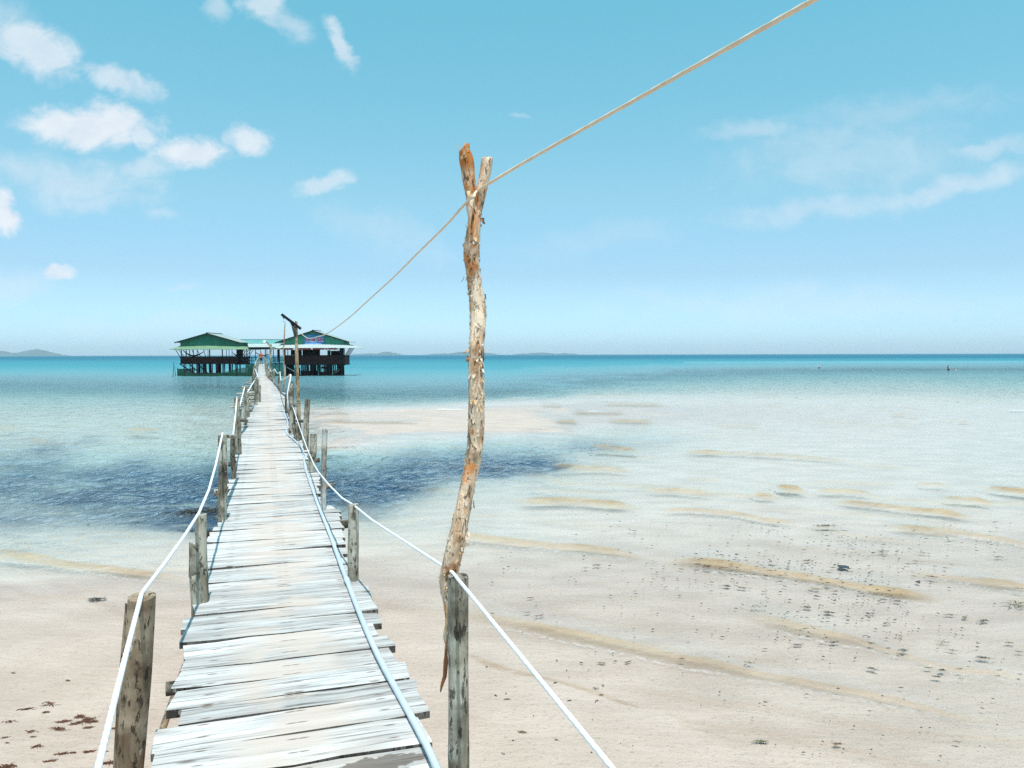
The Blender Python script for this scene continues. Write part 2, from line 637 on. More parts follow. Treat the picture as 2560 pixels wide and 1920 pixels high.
M['sign_white'] = mat_plain("white_sign_print", (.50, .53, .74), .5, .05)
M['sign_red'] = mat_plain("red_sign_letter", (.50, .01, .03), .5, .1)
M['net'] = mat_net()
M['weed_brown'] = mat_plain("brown_seaweed", (.11, .038, .016), .7, .5, 30)
M['weed_dark'] = mat_plain("dark_seaweed", (.045, .045, .035), .7, .5, 30)
M['weed_olive'] = mat_plain("olive_seaweed", (.14, .12, .06), .7, .5, 30)
M['litter_blue'] = mat_plain("blue_litter", (.040, .048, .062), .5, .3, 10)
M['skin'] = mat_plain("skin", (.42, .24, .16), .6, .1)
M['skin_pale'] = mat_plain("pale_skin", (.66, .46, .38), .6, .1)
M['hair'] = mat_plain("black_hair", (.010, .009, .009), .5, .2)
M['shirt_red'] = mat_plain("red_shirt", (.50, .07, .04), .8, .2)
M['shirt_pink'] = mat_plain("pink_shirt", (.70, .30, .36), .8, .15)
M['shirt_white'] = mat_plain("white_shirt", (.78, .74, .70), .8, .1)
M['shorts_dark'] = mat_plain("dark_shorts", (.03, .025, .03), .8, .2)
M['swim_dark'] = mat_plain("maroon_swimsuit", (.10, .02, .03), .8, .2)
M['white'] = mat_plain("white_plastic", (.75, .76, .78), .4, .05)
M['metal'] = mat_plain("dull_metal", (.30, .31, .32), .4, .1, 6, .1, .5, .6)

# ------------------------------------------------------------------ the seabed and the sea
PXS = [-600, 0, 560, 830, 1250, 1460, 1800, 2200, 2560, 3200]
ROWS = [
    (2600, [-.16, -.14, -.10, -.08, -.06, -.06, -.03, -.01, .01, .03]),
    (1920, [-.08, -.06, -.04, -.03, -.03, -.02, .015, .03, .04, .06]),
    (1760, [-.07, -.05, -.03, -.02, -.012, .010, .03, .04, .05, .07]),
    (1660, [-.05, -.035, -.02, -.01, .008, .02, .03, .03, .034, .04]),
    (1570, [-.01, .004, .008, .01, .02, .03, .034, .034, .036, .04]),
    (1480, [.03, .03, .03, .025, .035, .036, .036, .036, .04, .045]),
    (1400, [.15, .14, .12, .06, .05, .045, .04, .042, .045, .05]),
    (1345, [.23, .22, .20, .11, .07, .055, .05, .05, .055, .06]),
    (1300, [.30, .30, .34, .21, .11, .08, .07, .07, .075, .08]),
    (1250, [.42, .43, .48, .32, .14, .12, .11, .11, .12, .13]),
    (1180, [.54, .58, .66, .62, .22, .12, .11, .11, .12, .14]),
    (1140, [.46, .52, .62, .76, .46, .17, .10, .10, .12, .14]),
    (1122, [.40, .42, .50, .50, .56, .20, .10, .10, .12, .14]),
    (1108, [.36, .38, .43, .03, .54, .29, .09, .09, .11, .13]),
    (1092, [.33, .35, .40, .0, .22, .36, .09, .08, .10, .12]),
    (1078, [.31, .33, .36, -.004, .012, .20, .08, .08, .10, .12]),
    (1064, [.30, .31, .32, -.006, -.002, .05, .07, .08, .10, .12]),
    (1025, [.36, .36, .34, .010, -.002, .008, .05, .07, .10, .14]),
    (1002, [.46, .46, .46, .36, .06, .05, .08, .10, .16, .26]),
    (982, [.62, .62, .66, .85, .60, .22, .22, .24, .34, .46]),
    (960, [.92, .95, 1.1, 1.4, 1.3, .75, .50, .46, .56, .75]),
    (940, [1.4, 1.5, 1.7, 2.1, 2.0, 1.3, .85, .75, .85, 1.1]),
    (926, [2.2, 2.3, 2.5, 2.7, 2.6, 2.0, 1.2, .95, 1.0, 1.3]),
    (912, [3.2, 3.3, 3.4, 3.6, 3.6, 3.0, 2.2, 1.9, 1.9, 2.2]),
    (902, [4.5, 4.5, 4.6, 4.8, 5.0, 4.6, 4.4, 4.2, 4.4, 4.6]),
    (895, [7, 7, 7, 7.5, 8, 8, 8, 8, 8, 8]),
    (889, [11, 11, 11, 11, 12, 12, 12, 12, 12, 12]),
    (887, [14] * 10),
]


def depth_at(X, Y):
    X = np.asarray(X, float)
    Y = np.asarray(Y, float)
    w = np.clip(Y, 3, 400)
    Xw = X + .05 * w * fbm(X * .25, Y * .25, None, 3, 11)
    Yw = Y * (1 + .06 * fbm(X * .20 + 5, Y * .3, None, 4, 12) * (.4 + .6 * (Y < 45)))
    px = np.clip(1280 + F * Xw / np.maximum(Yw, .5), -600, 3200)
    pyd = F * CAM_Z / np.maximum(Yw, .5)
    u = np.log(np.clip(pyd, 1.0, 1800.0))
    rows = sorted([(math.log(max(r - 886, .9)), c) for r, c in ROWS])
    us = np.array([r[0] for r in rows])
    T = np.array([r[1] for r in rows])
    i = np.clip(np.searchsorted(us, u) - 1, 0, len(us) - 2)
    a = np.clip((u - us[i]) / (us[i + 1] - us[i]), 0, 1)
    xs = np.array(PXS, float)
    j = np.clip(np.searchsorted(xs, px) - 1, 0, len(xs) - 2)
    b = np.clip((px - xs[j]) / (xs[j + 1] - xs[j]), 0, 1)
    b = b * b * (3 - 2 * b)
    d = (T[i, j] * (1 - b) + T[i, j + 1] * b) * (1 - a) + (T[i + 1, j] * (1 - b) + T[i + 1, j + 1] * b) * a
    d = d + np.where(Y < 40, .006 * fbm(X * 1.1, Y * 1.1, None, 3, 21), 0)
    return d


def weed_at(X, Y, d):
    pyd = F * CAM_Z / np.maximum(Y, .5)
    n = fbm(X * .35, Y * .25, None, 4, 31)
    ch = sstep(d + .12 * n, .22, .58) * sstep(pyd + 34 * n, 196, 250)
    ch = np.maximum(ch, sstep(d + .10 * n, .22, .50) * sstep(pyd, 184, 200) * sstep(X + .319 * Y, 1.0, 2.0))
    patch = .24 * sstep(fbm(X * .5, Y * .35, None, 4, 33), .1, .7) * sstep(d, .10, .2) * sstep(pyd, 300, 420) * sstep(X, 1, 4)
    return np.clip(ch + patch, 0, 1)


# crests: direction of travel is to the shore; q is the distance out along the normal
CQ = [(5.6, .012, .10), (6.35, .014, .10), (7.1, .016, .10), (8.15, .026, .15), (9.6, .012, .16), (11.6, .040, .22), (13.2, .022, .22), (14.9, .06, .30), (16.4, .085, .36),
      (18.3, .09, .36), (20.4, .08, .40), (23.0, .09, .42), (25.8, .11, .5), (29.0, .10, .5), (33.0, .10, .6), (38, .11, .7),
      (43, .11, .7), (49, .12, .8), (55, .15, .9), (62, .16, .9), (70, .14, 1.0), (80, .13, 1.1), (92, .15, 1.2)]


FOAM_SEGS = [(1080, 1023, 1178, .55), (1456, 1032, 1520, .4), (2510, 1029, 2600, .5), (775, 1053, 850, .2), (960, 1055, 1010, .2), (530, 1070, 580, .25), (1700, 907.0, 2700, 4.5)]


def _g(pts, kx, x0):
    return [(x0 + a / kx, 960 + b / kx) for a, b in pts]


K_ = 1.728
CREST = [  # line in the photograph (dropped onto the water plane), thickness px, how much sand it lifts
    (_g([(330, 272), (440, 280), (560, 291)], K_, 1280), 8, .8), (_g([(700, 294), (1000, 302), (1500, 333)], K_, 1280), 11, .9), (_g([(140, 350), (380, 368), (530, 382)], K_, 1280), 9, .6),
    (_g([(0, 500), (240, 508), (560, 530)], K_, 1280), 13, .75), (_g([(600, 540), (800, 545), (960, 560), (1100, 592), (1260, 596)], K_, 1280), 18, .95), (_g([(560, 460), (720, 466), (900, 488)], K_, 1280), 11, .85),
    (_g([(1140, 455), (1260, 458)], K_, 1280), 13, 1.0), (_g([(1310, 466), (1440, 466), (1580, 480)], K_, 1280), 12, 1.0), (_g([(1360, 506), (1500, 520), (1820, 556), (1990, 566)], K_, 1280), 18, .95),
    (_g([(1840, 497), (2060, 510)], K_, 1280), 13, 1.0), (_g([(2040, 455), (2340, 486)], K_, 1280), 16, .95), (_g([(1740, 431), (1900, 440)], K_, 1280), 8, .8), (_g([(1040, 486), (1140, 490)], K_, 1280), 9, .6),
    (_g([(-350, 640), (-100, 672), (40, 690), (300, 712), (620, 755)], K_, 1280), 16, .55), (_g([(640, 762), (900, 785), (1130, 825), (1400, 862), (1580, 894), (1900, 925)], K_, 1280), 25, .85),
    (_g([(1600, 626), (1900, 640), (2300, 706)], K_, 1280), 17, .5), (_g([(1680, 812), (1900, 838), (2300, 890)], K_, 1280), 22, .5), (_g([(950, 995), (1400, 1086), (1850, 1216), (2300, 1268)], K_, 1280), 24, .34),
    (_g([(-300, 960), (0, 1032), (380, 1110), (1000, 1240), (1900, 1425), (2320, 1500)], K_, 1280), 30, .42), (_g([(-260, 1140), (0, 1232), (370, 1332), (700, 1470), (1060, 1562)], K_, 1280), 18, .34),
    (_g([(250, 1420), (500, 1560), (700, 1650)], K_, 1280), 16, .26), (_g([(-100, 710), (60, 738), (400, 790), (600, 825), (830, 845)], K_, 0), 15, .6), (_g([(560, 192), (740, 196)], K_, 0), 7, .7),
    (_g([(-40, 187), (100, 190)], K_, 0), 6, .6), (_g([(120, 240), (230, 246)], K_, 0), 6, .6), (_g([(-60, 1106), (400, 1090), (770, 1084)], K_, 0), 8, .3), (_g([(1340, 160), (1840, 171)], K_, 0), 6, .6),
    (_g([(1370, 183), (1500, 186)], K_, 0), 6, .6), (_g([(1410, 130), (1520, 133)], K_, 0), 4, .5), (_g([(120, 95), (220, 96)], K_, 1280), 5, .5), (_g([(360, 90), (680, 93)], K_, 1280), 5, .5), (_g([(180, 164), (290, 167)], K_, 1280), 7, .6),
    (_g([(400, 163), (640, 168)], K_, 1280), 4, .6), (_g([(1620, 134), (1770, 141)], K_, 1280), 7, .5), (_g([(1880, 160), (1980, 166)], K_, 1280), 6, .5), (_g([(860, 178), (1080, 181)], K_, 1280), 4, .5), (_g([(240, 124), (500, 127)], K_, 1280), 6, .5),
]


def crest_field(X, Y):
    h = np.zeros_like(X)
    silt = np.zeros_like(X)
    foam_caustic = np.zeros_like(X)
    for i, (pts, th, k) in enumerate(CREST):
        W = [on_z(a, b, 0) for a, b in pts]
        xs = np.array([p.x for p in W])
        ys = np.array([p.y for p in W])
        if ((X > xs[0]) & (X < xs[-1])).sum() == 0:
            continue
        Yc = np.interp(X, xs, ys)
        per = 4 * F / 1950 * Yc / 14
        Yc = Yc * (1 + .006 * vnoise(X / per * 3.0, X * 0, None, 200 + i) + .004 * vnoise(X / per * 9, X * 0, None, 260 + i))
        wd = th * Yc * Yc / (F * CAM_Z)
        mod = np.clip(.80 + .34 * vnoise(X / per * 1.6, X * 0 + 3, None, 230 + i) + .16 * vnoise(X / per * 6.0, X * 0 + 3, None, 330 + i), .35, 1.3)
        w_ = wd * mod
        u = (Y - Yc) / w_
        L = max(xs[-1] - xs[0], .2)
        env = sstep(X, xs[0], xs[0] + .22 * L) * sstep(-X, -xs[-1], -xs[-1] + .22 * L)
        a = np.clip(.16 * wd, .004, .085) * mod
        h += env * a * np.where(u < 0, np.exp(-(u / .55) ** 2), np.exp(-(u / 1.6) ** 2))
        silt += env * k * np.clip(mod, 0, 1) * sstep(u, -1.0, -.10) * (1 - sstep(u, .05, .32))
        if Yc.max() < 16:
            foam_caustic += env * .30 * np.exp(-((u + .95) / .10) ** 2)  # bright caustic line along the swash front, put into colour
    return h, silt, foam_caustic


def waves(X, Y, d):
    q = .4226 * X + .906 * Y
    r = .906 * X - .4226 * Y
    h = np.zeros_like(X)
    silt = np.zeros_like(X)
    foam_caustic = np.zeros_like(X)
    for i, (q0, a, w) in enumerate(CQ):
        big = q0 > 14
        wob = (.05 * q0) * vnoise(r * (.55 / (1 + .04 * q0)), r * 0 + i * 3.7, None, 40 + i) + .02 * q0 * vnoise(r * 1.6 / (1 + .02 * q0), r * 0 + i, None, 60 + i)
        x = (q - q0 - wob) / w
        prof = np.where(x < 0, np.exp(-(x / .55) ** 2), np.exp(-(x / 1.9) ** 2))
        k = .34 if big else .35
        msk = sstep(vnoise(r * k / (1 + .010 * q0), r * 0 + i * 9.1, None, 80 + i) + .45 * vnoise(r * k * 3.1, r * 0 + i * 4.3, None, 90 + i) + (-.08 if big else .60), .05 if big else .1, .60 if big else .8)
        aa = a * msk
        h += aa * prof
        face = np.exp(-((x + .30) / (.50 if big else .62)) ** 2)
        silt += msk * face * (1.0 if big else .55)
        foam_caustic += sstep(msk, .4, .9) * np.exp(-((x + .75) / (.22 if big else .13)) ** 2) * (.06 if big else .24)  # white front line standing in for caustic light on the crest
    h *= .45
    silt *= .16
    foam_caustic *= .3
    hc, sc_, fc_ = crest_field(X, Y)
    h, silt, foam_caustic = h + hc, silt + sc_, foam_caustic + fc_
    shallow = sstep(d, -.01, .05)
    chop = .016 * fbm(q * 2.6, r * 1.3, None, 3, 51) + .030 * fbm(q * 1.1, r * .45, None, 3, 52)
    depthy = sstep(d, .05, .5)
    h = h * np.minimum(1, .35 + shallow) + chop * (.08 + .92 * depthy) * sstep(Y, 5, 14)
    silt = np.clip(silt, 0, 1) * (1 - .5 * sstep(d, .3, .5))
    for (ax, ay, bx_, th) in FOAM_SEGS:
        cy = F * CAM_Z / (ay - 886.3)
        x0, x1 = (ax - 1280) * cy / F, (bx_ - 1280) * cy / F
        foam_caustic += sstep(X, x0, x0 + .5) * sstep(-X, -x1, -x1 + .8) * np.exp(-((Y - cy - .25 * vnoise(X * .9, X * 0, None, 71)) / th) ** 2)
    return h, silt, np.clip(foam_caustic, 0, 1)


def grid_rows(near_y, far_y, n):
    k = np.linspace(1 / near_y, 1 / far_y, n)
    return 1 / k


def sheet(ys, ncol, half=0.98):
    us = np.linspace(-half, half, ncol)
    Y = np.repeat(ys[:, None], ncol, 1)
    X = us[None, :] * (Y + 1.5)
    nr = len(ys)
    idx = np.arange(nr * ncol).reshape(nr, ncol)
    f = np.stack([idx[:-1, :-1], idx[:-1, 1:], idx[1:, 1:], idx[1:, :-1]], -1).reshape(-1, 4)
    return X, Y, f


def fast_mesh(name, V, faces, mat, attrs=None, smooth=True):
    me = bpy.data.meshes.new(name)
    nv, nf = len(V), len(faces)
    me.vertices.add(nv)
    me.vertices.foreach_set('co', V.astype(np.float32).ravel())
    me.loops.add(nf * 4)
    me.loops.foreach_set('vertex_index', faces.astype(np.int32).ravel())
    me.polygons.add(nf)
    me.polygons.foreach_set('loop_start', np.arange(0, nf * 4, 4, dtype=np.int32))
    me.update(calc_edges=True)
    me.validate()
    me.materials.append(mat)
    if smooth:
        me.polygons.foreach_set('use_smooth', np.ones(nf, bool))
    for k, a in (attrs or {}).items():
        at = me.attributes.new(k, 'FLOAT', 'POINT')
        at.data.foreach_set('value', a.astype(np.float32).ravel())
    o = bpy.data.objects.new(name, me)
    return link(o)


def mat_sand():
    m_, t, out = new_mat("sand")
    g = t.node('ShaderNodeNewGeometry')
    pos = g.outputs['Position']
    aw = t.node('ShaderNodeAttribute', attribute_name='weed').outputs['Fac']
    adp = t.node('ShaderNodeAttribute', attribute_name='depth').outputs['Fac']
    n1 = t.noise(pos, 1.2, 5, .6)
    n2 = t.noise(pos, 26, 4, .7)
    n3 = t.noise(t.mapping(pos, (1, 2.2, 1), rot=(0, 0, .43)), .9, 4, .55)
    dry = t.mix(t.ramp01(n1, .3, .7), (.455, .352, .288), (.54, .432, .36))
    wet = t.mix(t.ramp01(n3, .3, .7), (.48, .372, .304), (.58, .462, .385))
    clean = t.mix(t.ramp01(n3, .3, .7), (.62, .50, .42), (.745, .61, .525))
    col = t.mix(t.ramp01(adp, -.05, .02), dry, wet)
    col = t.mix(t.m('MAXIMUM', t.ramp01(adp, .02, .10), t.m('MULTIPLY', .25, t.ramp01(t.xyz(pos)[1], 16, 24))), col, clean)
    col = t.mix(t.m('MULTIPLY', t.ramp01(n2, .54, .70), .5), col, (.24, .185, .145))
    sp = t.noise(pos, 70, 2, .5)
    col = t.mix(t.m('MULTIPLY', t.ramp01(sp, .70, .76), .5), col, (.16, .12, .09))
    n4 = t.noise(t.mapping(pos, (1, 1.4, 1)), .8, 4, .55)
    wm = t.m('MULTIPLY', aw, t.ramp01(n4, .16, .46))
    col = t.mix(wm, col, (.008, .036, .095))
    principled(t, out, col, t.ramp01(adp, -.06, .0, o0=.85, o1=.5), bump(t, t.m('ADD', t.m('ADD', n2, t.m('MULTIPLY', sp, .7)), t.m('ADD', t.m('MULTIPLY', n1, 2.0), t.m('MULTIPLY', t.noise(t.mapping(pos, (1, 2.4, 1), rot=(0, 0, .4)), 4.5, 4, .6), 2.6))), .75, .014), .25)
    return m_


def mat_water():
    m_, t, out = new_mat("sea_water")
    g = t.node('ShaderNodeNewGeometry')
    pos = g.outputs['Position']
    d = t.node('ShaderNodeAttribute', attribute_name='depth').outputs['Fac']
    silt = t.node('ShaderNodeAttribute', attribute_name='silt').outputs['Fac']
    dp = t.m('MAXIMUM', d, 0.0)
    # ripples, longer along the crests
    rp = t.mapping(pos, (1.0, 2.0, 1.0), rot=(0, 0, .30))
    rq = t.mapping(pos, (1.0, .50, 1.0), rot=(0, 0, .12))
    r1 = t.noise(rq, 3.6, 3, .5, .35)
    r2 = t.noise(t.mapping(pos, (1.0, .36, 1.0), rot=(0, 0, .06)), .95, 4, .55, .3)
    r3 = t.noise(t.mapping(pos, (1.0, 1.6, 1.0), rot=(0, 0, .2)), 9.0, 3, .5, .2)
    y = t.xyz(pos)[1]
    deepf = t.ramp01(dp, .04, .45)
    far = t.ramp01(y, 25, 90)
    h = t.m('ADD', t.m('MULTIPLY', r1, t.m('MULTIPLY_ADD', deepf, .26, .030)), t.m('MULTIPLY', r2, t.m('MULTIPLY', t.ramp01(y, 18, 60), t.m('MULTIPLY', t.ramp01(dp, .03, .4, o0=.12), .85))))
    h = t.m('ADD', h, t.m('MULTIPLY', r3, t.m('ADD', t.m('MULTIPLY_ADD', deepf, .024, .0060), t.m('MULTIPLY', silt, .012))))
    r4 = t.noise(t.mapping(pos, (1.0, .55, 1.0), rot=(0, 0, .05)), .22, 5, .62, .3)
    h = t.m('ADD', h, t.m('MULTIPLY', r4, t.m('MULTIPLY', t.ramp01(y, 45, 140), 2.6)))
    nrm = bump(t, h, 1.0, 1.0)
    fr = t.node('ShaderNodeFresnel')
    fr.inputs[0].default_value = 1.333
    t.put(fr.inputs['Normal'], nrm)
    # a choppy sea shows the eye mostly the near faces of its waves
    ff = t.m('MULTIPLY', fr.outputs[0], t.ramp01(dp, .8, 4.0, o0=.95, o1=.30))
    ff = t.m('MULTIPLY', t.m('MULTIPLY', ff, t.ramp01(d, -.004, .03, o0=.12)), t.ramp01(d, .05, .30, o0=.68))
    gl = t.node('ShaderNodeBsdfGlossy')
    gl.inputs[0].default_value = (1, 1, 1, 1)
    t.put(gl.inputs['Roughness'], t.ramp01(y, 10, 110, o0=.04, o1=.15))
    t.put(gl.inputs['Normal'], nrm)
    # what the water itself takes away and gives back
    def ab(k):
        return t.m('EXPONENT', t.m('MULTIPLY', dp, -k))
    tint = t.node('ShaderNodeCombineColor')
    t.put(tint.inputs[0], ab(.62))
    t.put(tint.inputs[1], ab(.13))
    t.put(tint.inputs[2], ab(.040))
    tr = t.node('ShaderNodeBsdfTransparent')
    t.put(tr.inputs[0], tint.outputs[0])
    big = t.noise(t.mapping(pos, (1, 3.0, 1)), .012, 4, .6)
    bc = t.mix(t.ramp01(t.m('ADD', dp, t.m('MULTIPLY', t.m('SUBTRACT', big, .5), 3.0)), 1.6, 9.0), (.060, .27, .32), (.005, .125, .20))
    bc = t.mix(t.ramp01(dp, .7, 3.2), (.22, .41, .45), bc)
    body = t.node('ShaderNodeBsdfDiffuse')
    t.put(body.inputs[0], bc)
    mb = t.node('ShaderNodeMixShader')
    t.put(mb.inputs[0], t.m('MULTIPLY', t.ramp01(dp, .3, 1.2), t.m('SUBTRACT', 1.0, t.m('EXPONENT', t.m('MULTIPLY', t.m('MULTIPLY', dp, dp), -.40)))))
    t.l.new(tr.outputs[0], mb.inputs[1])
    t.l.new(body.outputs[0], mb.inputs[2])
    sl = t.node('ShaderNodeBsdfDiffuse')
    t.put(sl.inputs[0], t.mix(t.ramp01(t.noise(rp, 1.4, 3, .6), .35, .65), (.30, .165, .045), (.47, .31, .135)))
    ms = t.node('ShaderNodeMixShader')
    t.put(ms.inputs[0], t.m('MULTIPLY', silt, t.m('MULTIPLY', .90, t.ramp01(t.noise(rp, 7.5, 5, .68), .26, .52))))
    t.l.new(mb.outputs[0], ms.inputs[1])
    t.l.new(sl.outputs[0], ms.inputs[2])
    mx = t.node('ShaderNodeMixShader')
    t.put(mx.inputs[0], t.m('MULTIPLY', ff, t.m('SUBTRACT', 1.0, t.m('MULTIPLY', silt, .55))))
    fo = t.node('ShaderNodeBsdfDiffuse')
    fo.inputs[0].default_value = (.86, .88, .88, 1)  # white of breaker foam and of the painted caustic lines
    mf = t.node('ShaderNodeMixShader')
    foam_caustic = t.node('ShaderNodeAttribute', attribute_name='foam_caustic').outputs['Fac']
    t.put(mf.inputs[0], t.m('MULTIPLY', foam_caustic, t.ramp01(t.noise(pos, 14.0, 4, .7), .42, .62)))
    t.l.new(ms.outputs[0], mf.inputs[1])
    t.l.new(fo.outputs[0], mf.inputs[2])
    t.l.new(mf.outputs[0], mx.inputs[1])
    t.l.new(gl.outputs[0], mx.inputs[2])
    t.l.new(mx.outputs[0], out.inputs[0])
    return m_


def build_sea():
    # sand and seabed in one sheet, from behind the camera to the horizon
    ysB = np.concatenate([np.linspace(-60, 1.0, 20)[:-1], grid_rows(1.0, 600, 300), np.geomspace(600, 7200, 14)[1:]])
    us = np.linspace(-1.6, 1.6, 260)
    Y = np.repeat(ysB[:, None], 260, 1)
    X = us[None, :] * (np.maximum(Y, 0) + 6 + np.maximum(-Y, 0))
    d = depth_at(X, np.maximum(Y, 2.0)) + np.where(Y < 2, (Y - 2) * .05, 0)
    w = weed_at(X, np.maximum(Y, 2.0), d)
    idx = np.arange(X.size).reshape(X.shape)
    f = np.stack([idx[:-1, :-1], idx[:-1, 1:], idx[1:, 1:], idx[1:, :-1]], -1).reshape(-1, 4)
    o = fast_mesh('beach', np.stack([X, Y, -d], -1).reshape(-1, 3), f, mat_sand(), {'weed': w, 'depth': d})
    tag(o, 'pale pinkish sand of the beach, running on under the shallow sea', None, None, 'structure')
    # water surface
    ys = np.concatenate([grid_rows(3.6, 400, 560), np.geomspace(400, 7000, 40)[1:]])
    X, Y, f = sheet(ys, 560, .86)
    d = depth_at(X, Y)
    h, silt, foam_caustic = waves(X, Y, d)
    h = h * (1 - sstep(Y, 150, 380))
    Z = np.where(d > -.02, h, h)
    o = fast_mesh('sea', np.stack([X, Y, Z], -1).reshape(-1, 3), f, mat_water(), {'depth': d + h, 'silt': silt, 'foam_caustic': foam_caustic})
    tag(o, 'clear shallow sea turning turquoise towards the horizon', None, None, 'structure')


build_sea()

# islands on the horizon
def island(px0, px1, peaks, Y, mat, label):
    n = 60
    xs = np.linspace((px0 - 1280) * Y / F, (px1 - 1280) * Y / F, n)
    top = np.zeros(n)
    pxs = np.linspace(px0, px1, n)
    for (pc, ph, pw) in peaks:
        top = np.maximum(top, ph * np.exp(-((pxs - pc) / pw) ** 2))
    edge = sstep(pxs, px0, px0 + 12) * sstep(-pxs, -px1, -px1 + 14)
    top = (top * edge + .5 * fbm(pxs * .12, pxs * 0, None, 3, int(abs(px0)) % 97) * edge) * Y / F
    rows = []
    for k, (yy, s) in enumerate([(-260, -.25), (-150, .35), (-60, .8), (20, 1.0), (110, .7), (220, .2), (300, -.25)]):
        jit = .9 + .1 * vnoise(pxs * .2, pxs * 0 + k, None, 5)
        rows.append(np.stack([xs, np.full(n, Y + yy), np.where(s > 0, top * s * jit, -2.0)], -1))
    V = np.concatenate(rows)
    idx = np.arange(len(V)).reshape(len(rows), n)
    f = np.stack([idx[:-1, :-1], idx[:-1, 1:], idx[1:, 1:], idx[1:, :-1]], -1).reshape(-1, 4)
    o = fast_mesh('island', V, f, mat)
    tag(o, label, None, None, 'structure')


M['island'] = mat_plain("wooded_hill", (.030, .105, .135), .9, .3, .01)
island(-260, 148, [(-60, 26, 70), (2, 13, 34), (88, 18.5, 44), (60, 9, 70)], 7600, M['island'], 'low hazy blue hills on the horizon left of the pavilions')
island(868, 1010, [(968, 9, 28), (925, 5, 36), (900, 3, 30)], 7900, M['island'], 'faint hazy hills on the horizon just right of the signed pavilion')
island(1060, 1250, [(1160, 8, 40), (1215, 5, 30), (1110, 4, 40)], 7950, M['island'], 'faintest hazy hill on the horizon behind the forked pole')
island(1280, 1450, [(1350, 6, 40), (1410, 4, 30), (1310, 3, 30)], 7950, M['island'], 'very faint low hills on the horizon right of the forked pole')

# sea air
HAZE = True
if HAZE:
    hb = MB().box((-9000, -200, -40), (9000, 8600, 100))
    m_, t, out = new_mat("sea_air")
    pv = t.node('ShaderNodeVolumePrincipled')
    pv.inputs['Color'].default_value = (.86, .95, 1.0, 1)
    pv.inputs['Density'].default_value = 0.9e-4
    pv.inputs['Anisotropy'].default_value = 0.0
    t.l.new(pv.outputs[0], out.inputs['Volume'])
    o = hb.build('haze', m_)
    tag(o, None, None, None, 'stuff')

# ------------------------------------------------------------------ the boardwalk
PD = Vector((-.319, 1.0, 0)).normalized()
PN = Vector((1.0, .319, 0)).normalized()
P0 = Vector((.119, 0, 0))


def zdeck(s):
    return 1.55 + .30 * float(sstep(s, 66, 112))


def st_of(p):
    q = Vector((p.x, p.y, 0)) - P0
    return q.dot(PD), q.dot(PN)


def deck_px(px, py):
    z = 1.55
    for _ in range(8):
        p = on_z(px, py, z)
        z = zdeck(st_of(p)[0])
    return on_z(px, py, z)


def deck_pt(s, t, dz=0.0):
    p = P0 + PD * s + PN * t
    return Vector((p.x, p.y, zdeck(s) + dz))


LEFT = [(330, 2020), (363, 1920), (372, 1896), (385, 1836), (418, 1812), (426, 1750), (435, 1690), (444, 1640), (446, 1602), (472, 1535), (476, 1512), (514, 1503),
        (512, 1440), (513, 1365), (526, 1336), (548, 1306), (562, 1295), (567, 1221), (572, 1203), (588, 1192), (592, 1138), (600, 1130), (601, 1092), (603, 1067), (610, 1062),
        (622, 1040), (630, 1028), (633, 1015), (637, 1008), (640, 990), (642, 965), (643, 945), (644, 930), (645, 919), (646, 912)]
RIGHT = [(1135, 2020), (1104, 1920), (1068, 1810), (1056, 1743), (1045, 1735), (1027, 1677), (1014, 1670), (991, 1639), (972, 1600), (950, 1562), (941, 1530), (914, 1476), (905, 1453),
         (872, 1449), (869, 1412), (855, 1318), (849, 1277), (808, 1262), (800, 1239), (797, 1180), (771, 1177), (771, 1125), (757, 1108), (744, 1089), (722, 1058), (717, 1033), (713, 1009),
         (713, 983), (702, 979), (689, 963), (678, 952), (671, 945), (665, 939), (664, 925), (663, 915), (662, 911)]
LS = sorted(st_of(deck_px(*p)) for p in LEFT)
RS = sorted(st_of(deck_px(*p)) for p in RIGHT)


def edge_l(s):
    return float(np.interp(s, [a[0] for a in LS], [a[1] for a in LS]))


def edge_r(s):
    return float(np.interp(s, [a[0] for a in RS], [a[1] for a in RS]))


S_END = 116.0
pier = thing('boardwalk', 'long rickety boardwalk of bleached planks on log posts, running out to sea', 'boardwalk', deck_pt(3.0, 0, -1.55))


def plank_geo(s0, s1, l, r, th, rng, n=6):
    """plank between s0..s1 across the walk; local x = across, y = along the walk"""
    xs = np.linspace(l, r, n)
    w = s1 - s0
    nf = rng.normal(0, .020 * w, n)
    nb = rng.normal(0, .020 * w, n)
    if rng.random() < .22:
        nf[0] += .10 * w
    if rng.random() < .22:
        nb[-1] -= .12 * w
    zt = rng.normal(0, .0014, n) + rng.normal(0, .0025)
    zs = rng.normal(0, .0055)
    xe = np.array(xs)
    V = []
    for i in range(n):
        skew = 0.0
        yf, yb = s0 + nf[i], s1 + nb[i]
        dxf = rng.normal(0, .012) if i in (0, n - 1) else 0
        dxb = rng.normal(0, .012) if i in (0, n - 1) else 0
        zz = zt[i] + zs * (2 * i / (n - 1) - 1)
        ch = .004
        V += [(xe[i] + dxf, yf, -th + zz), (xe[i] + dxf, yf, -ch + zz), (xe[i] + dxf, yf + ch, zz), (xe[i] + dxb, yb - ch, zz), (xe[i] + dxb, yb, -ch + zz), (xe[i] + dxb, yb, -th + zz)]
    Fc = []
    k = 6
    for i in range(n - 1):
        a, b = i * k, (i + 1) * k
        for j in range(k - 1):
            Fc.append((a + j, a + j + 1, b + j + 1, b + j)[::-1])
        Fc.append((a + 5, a, b, b + 5)[::-1])
    Fc.append(tuple(range(0, 6)))
    e = (n - 1) * k
    Fc.append(tuple(range(e + 5, e - 1, -1)))
    return V, Fc


ROTZ = math.atan2(PN.y, PN.x)


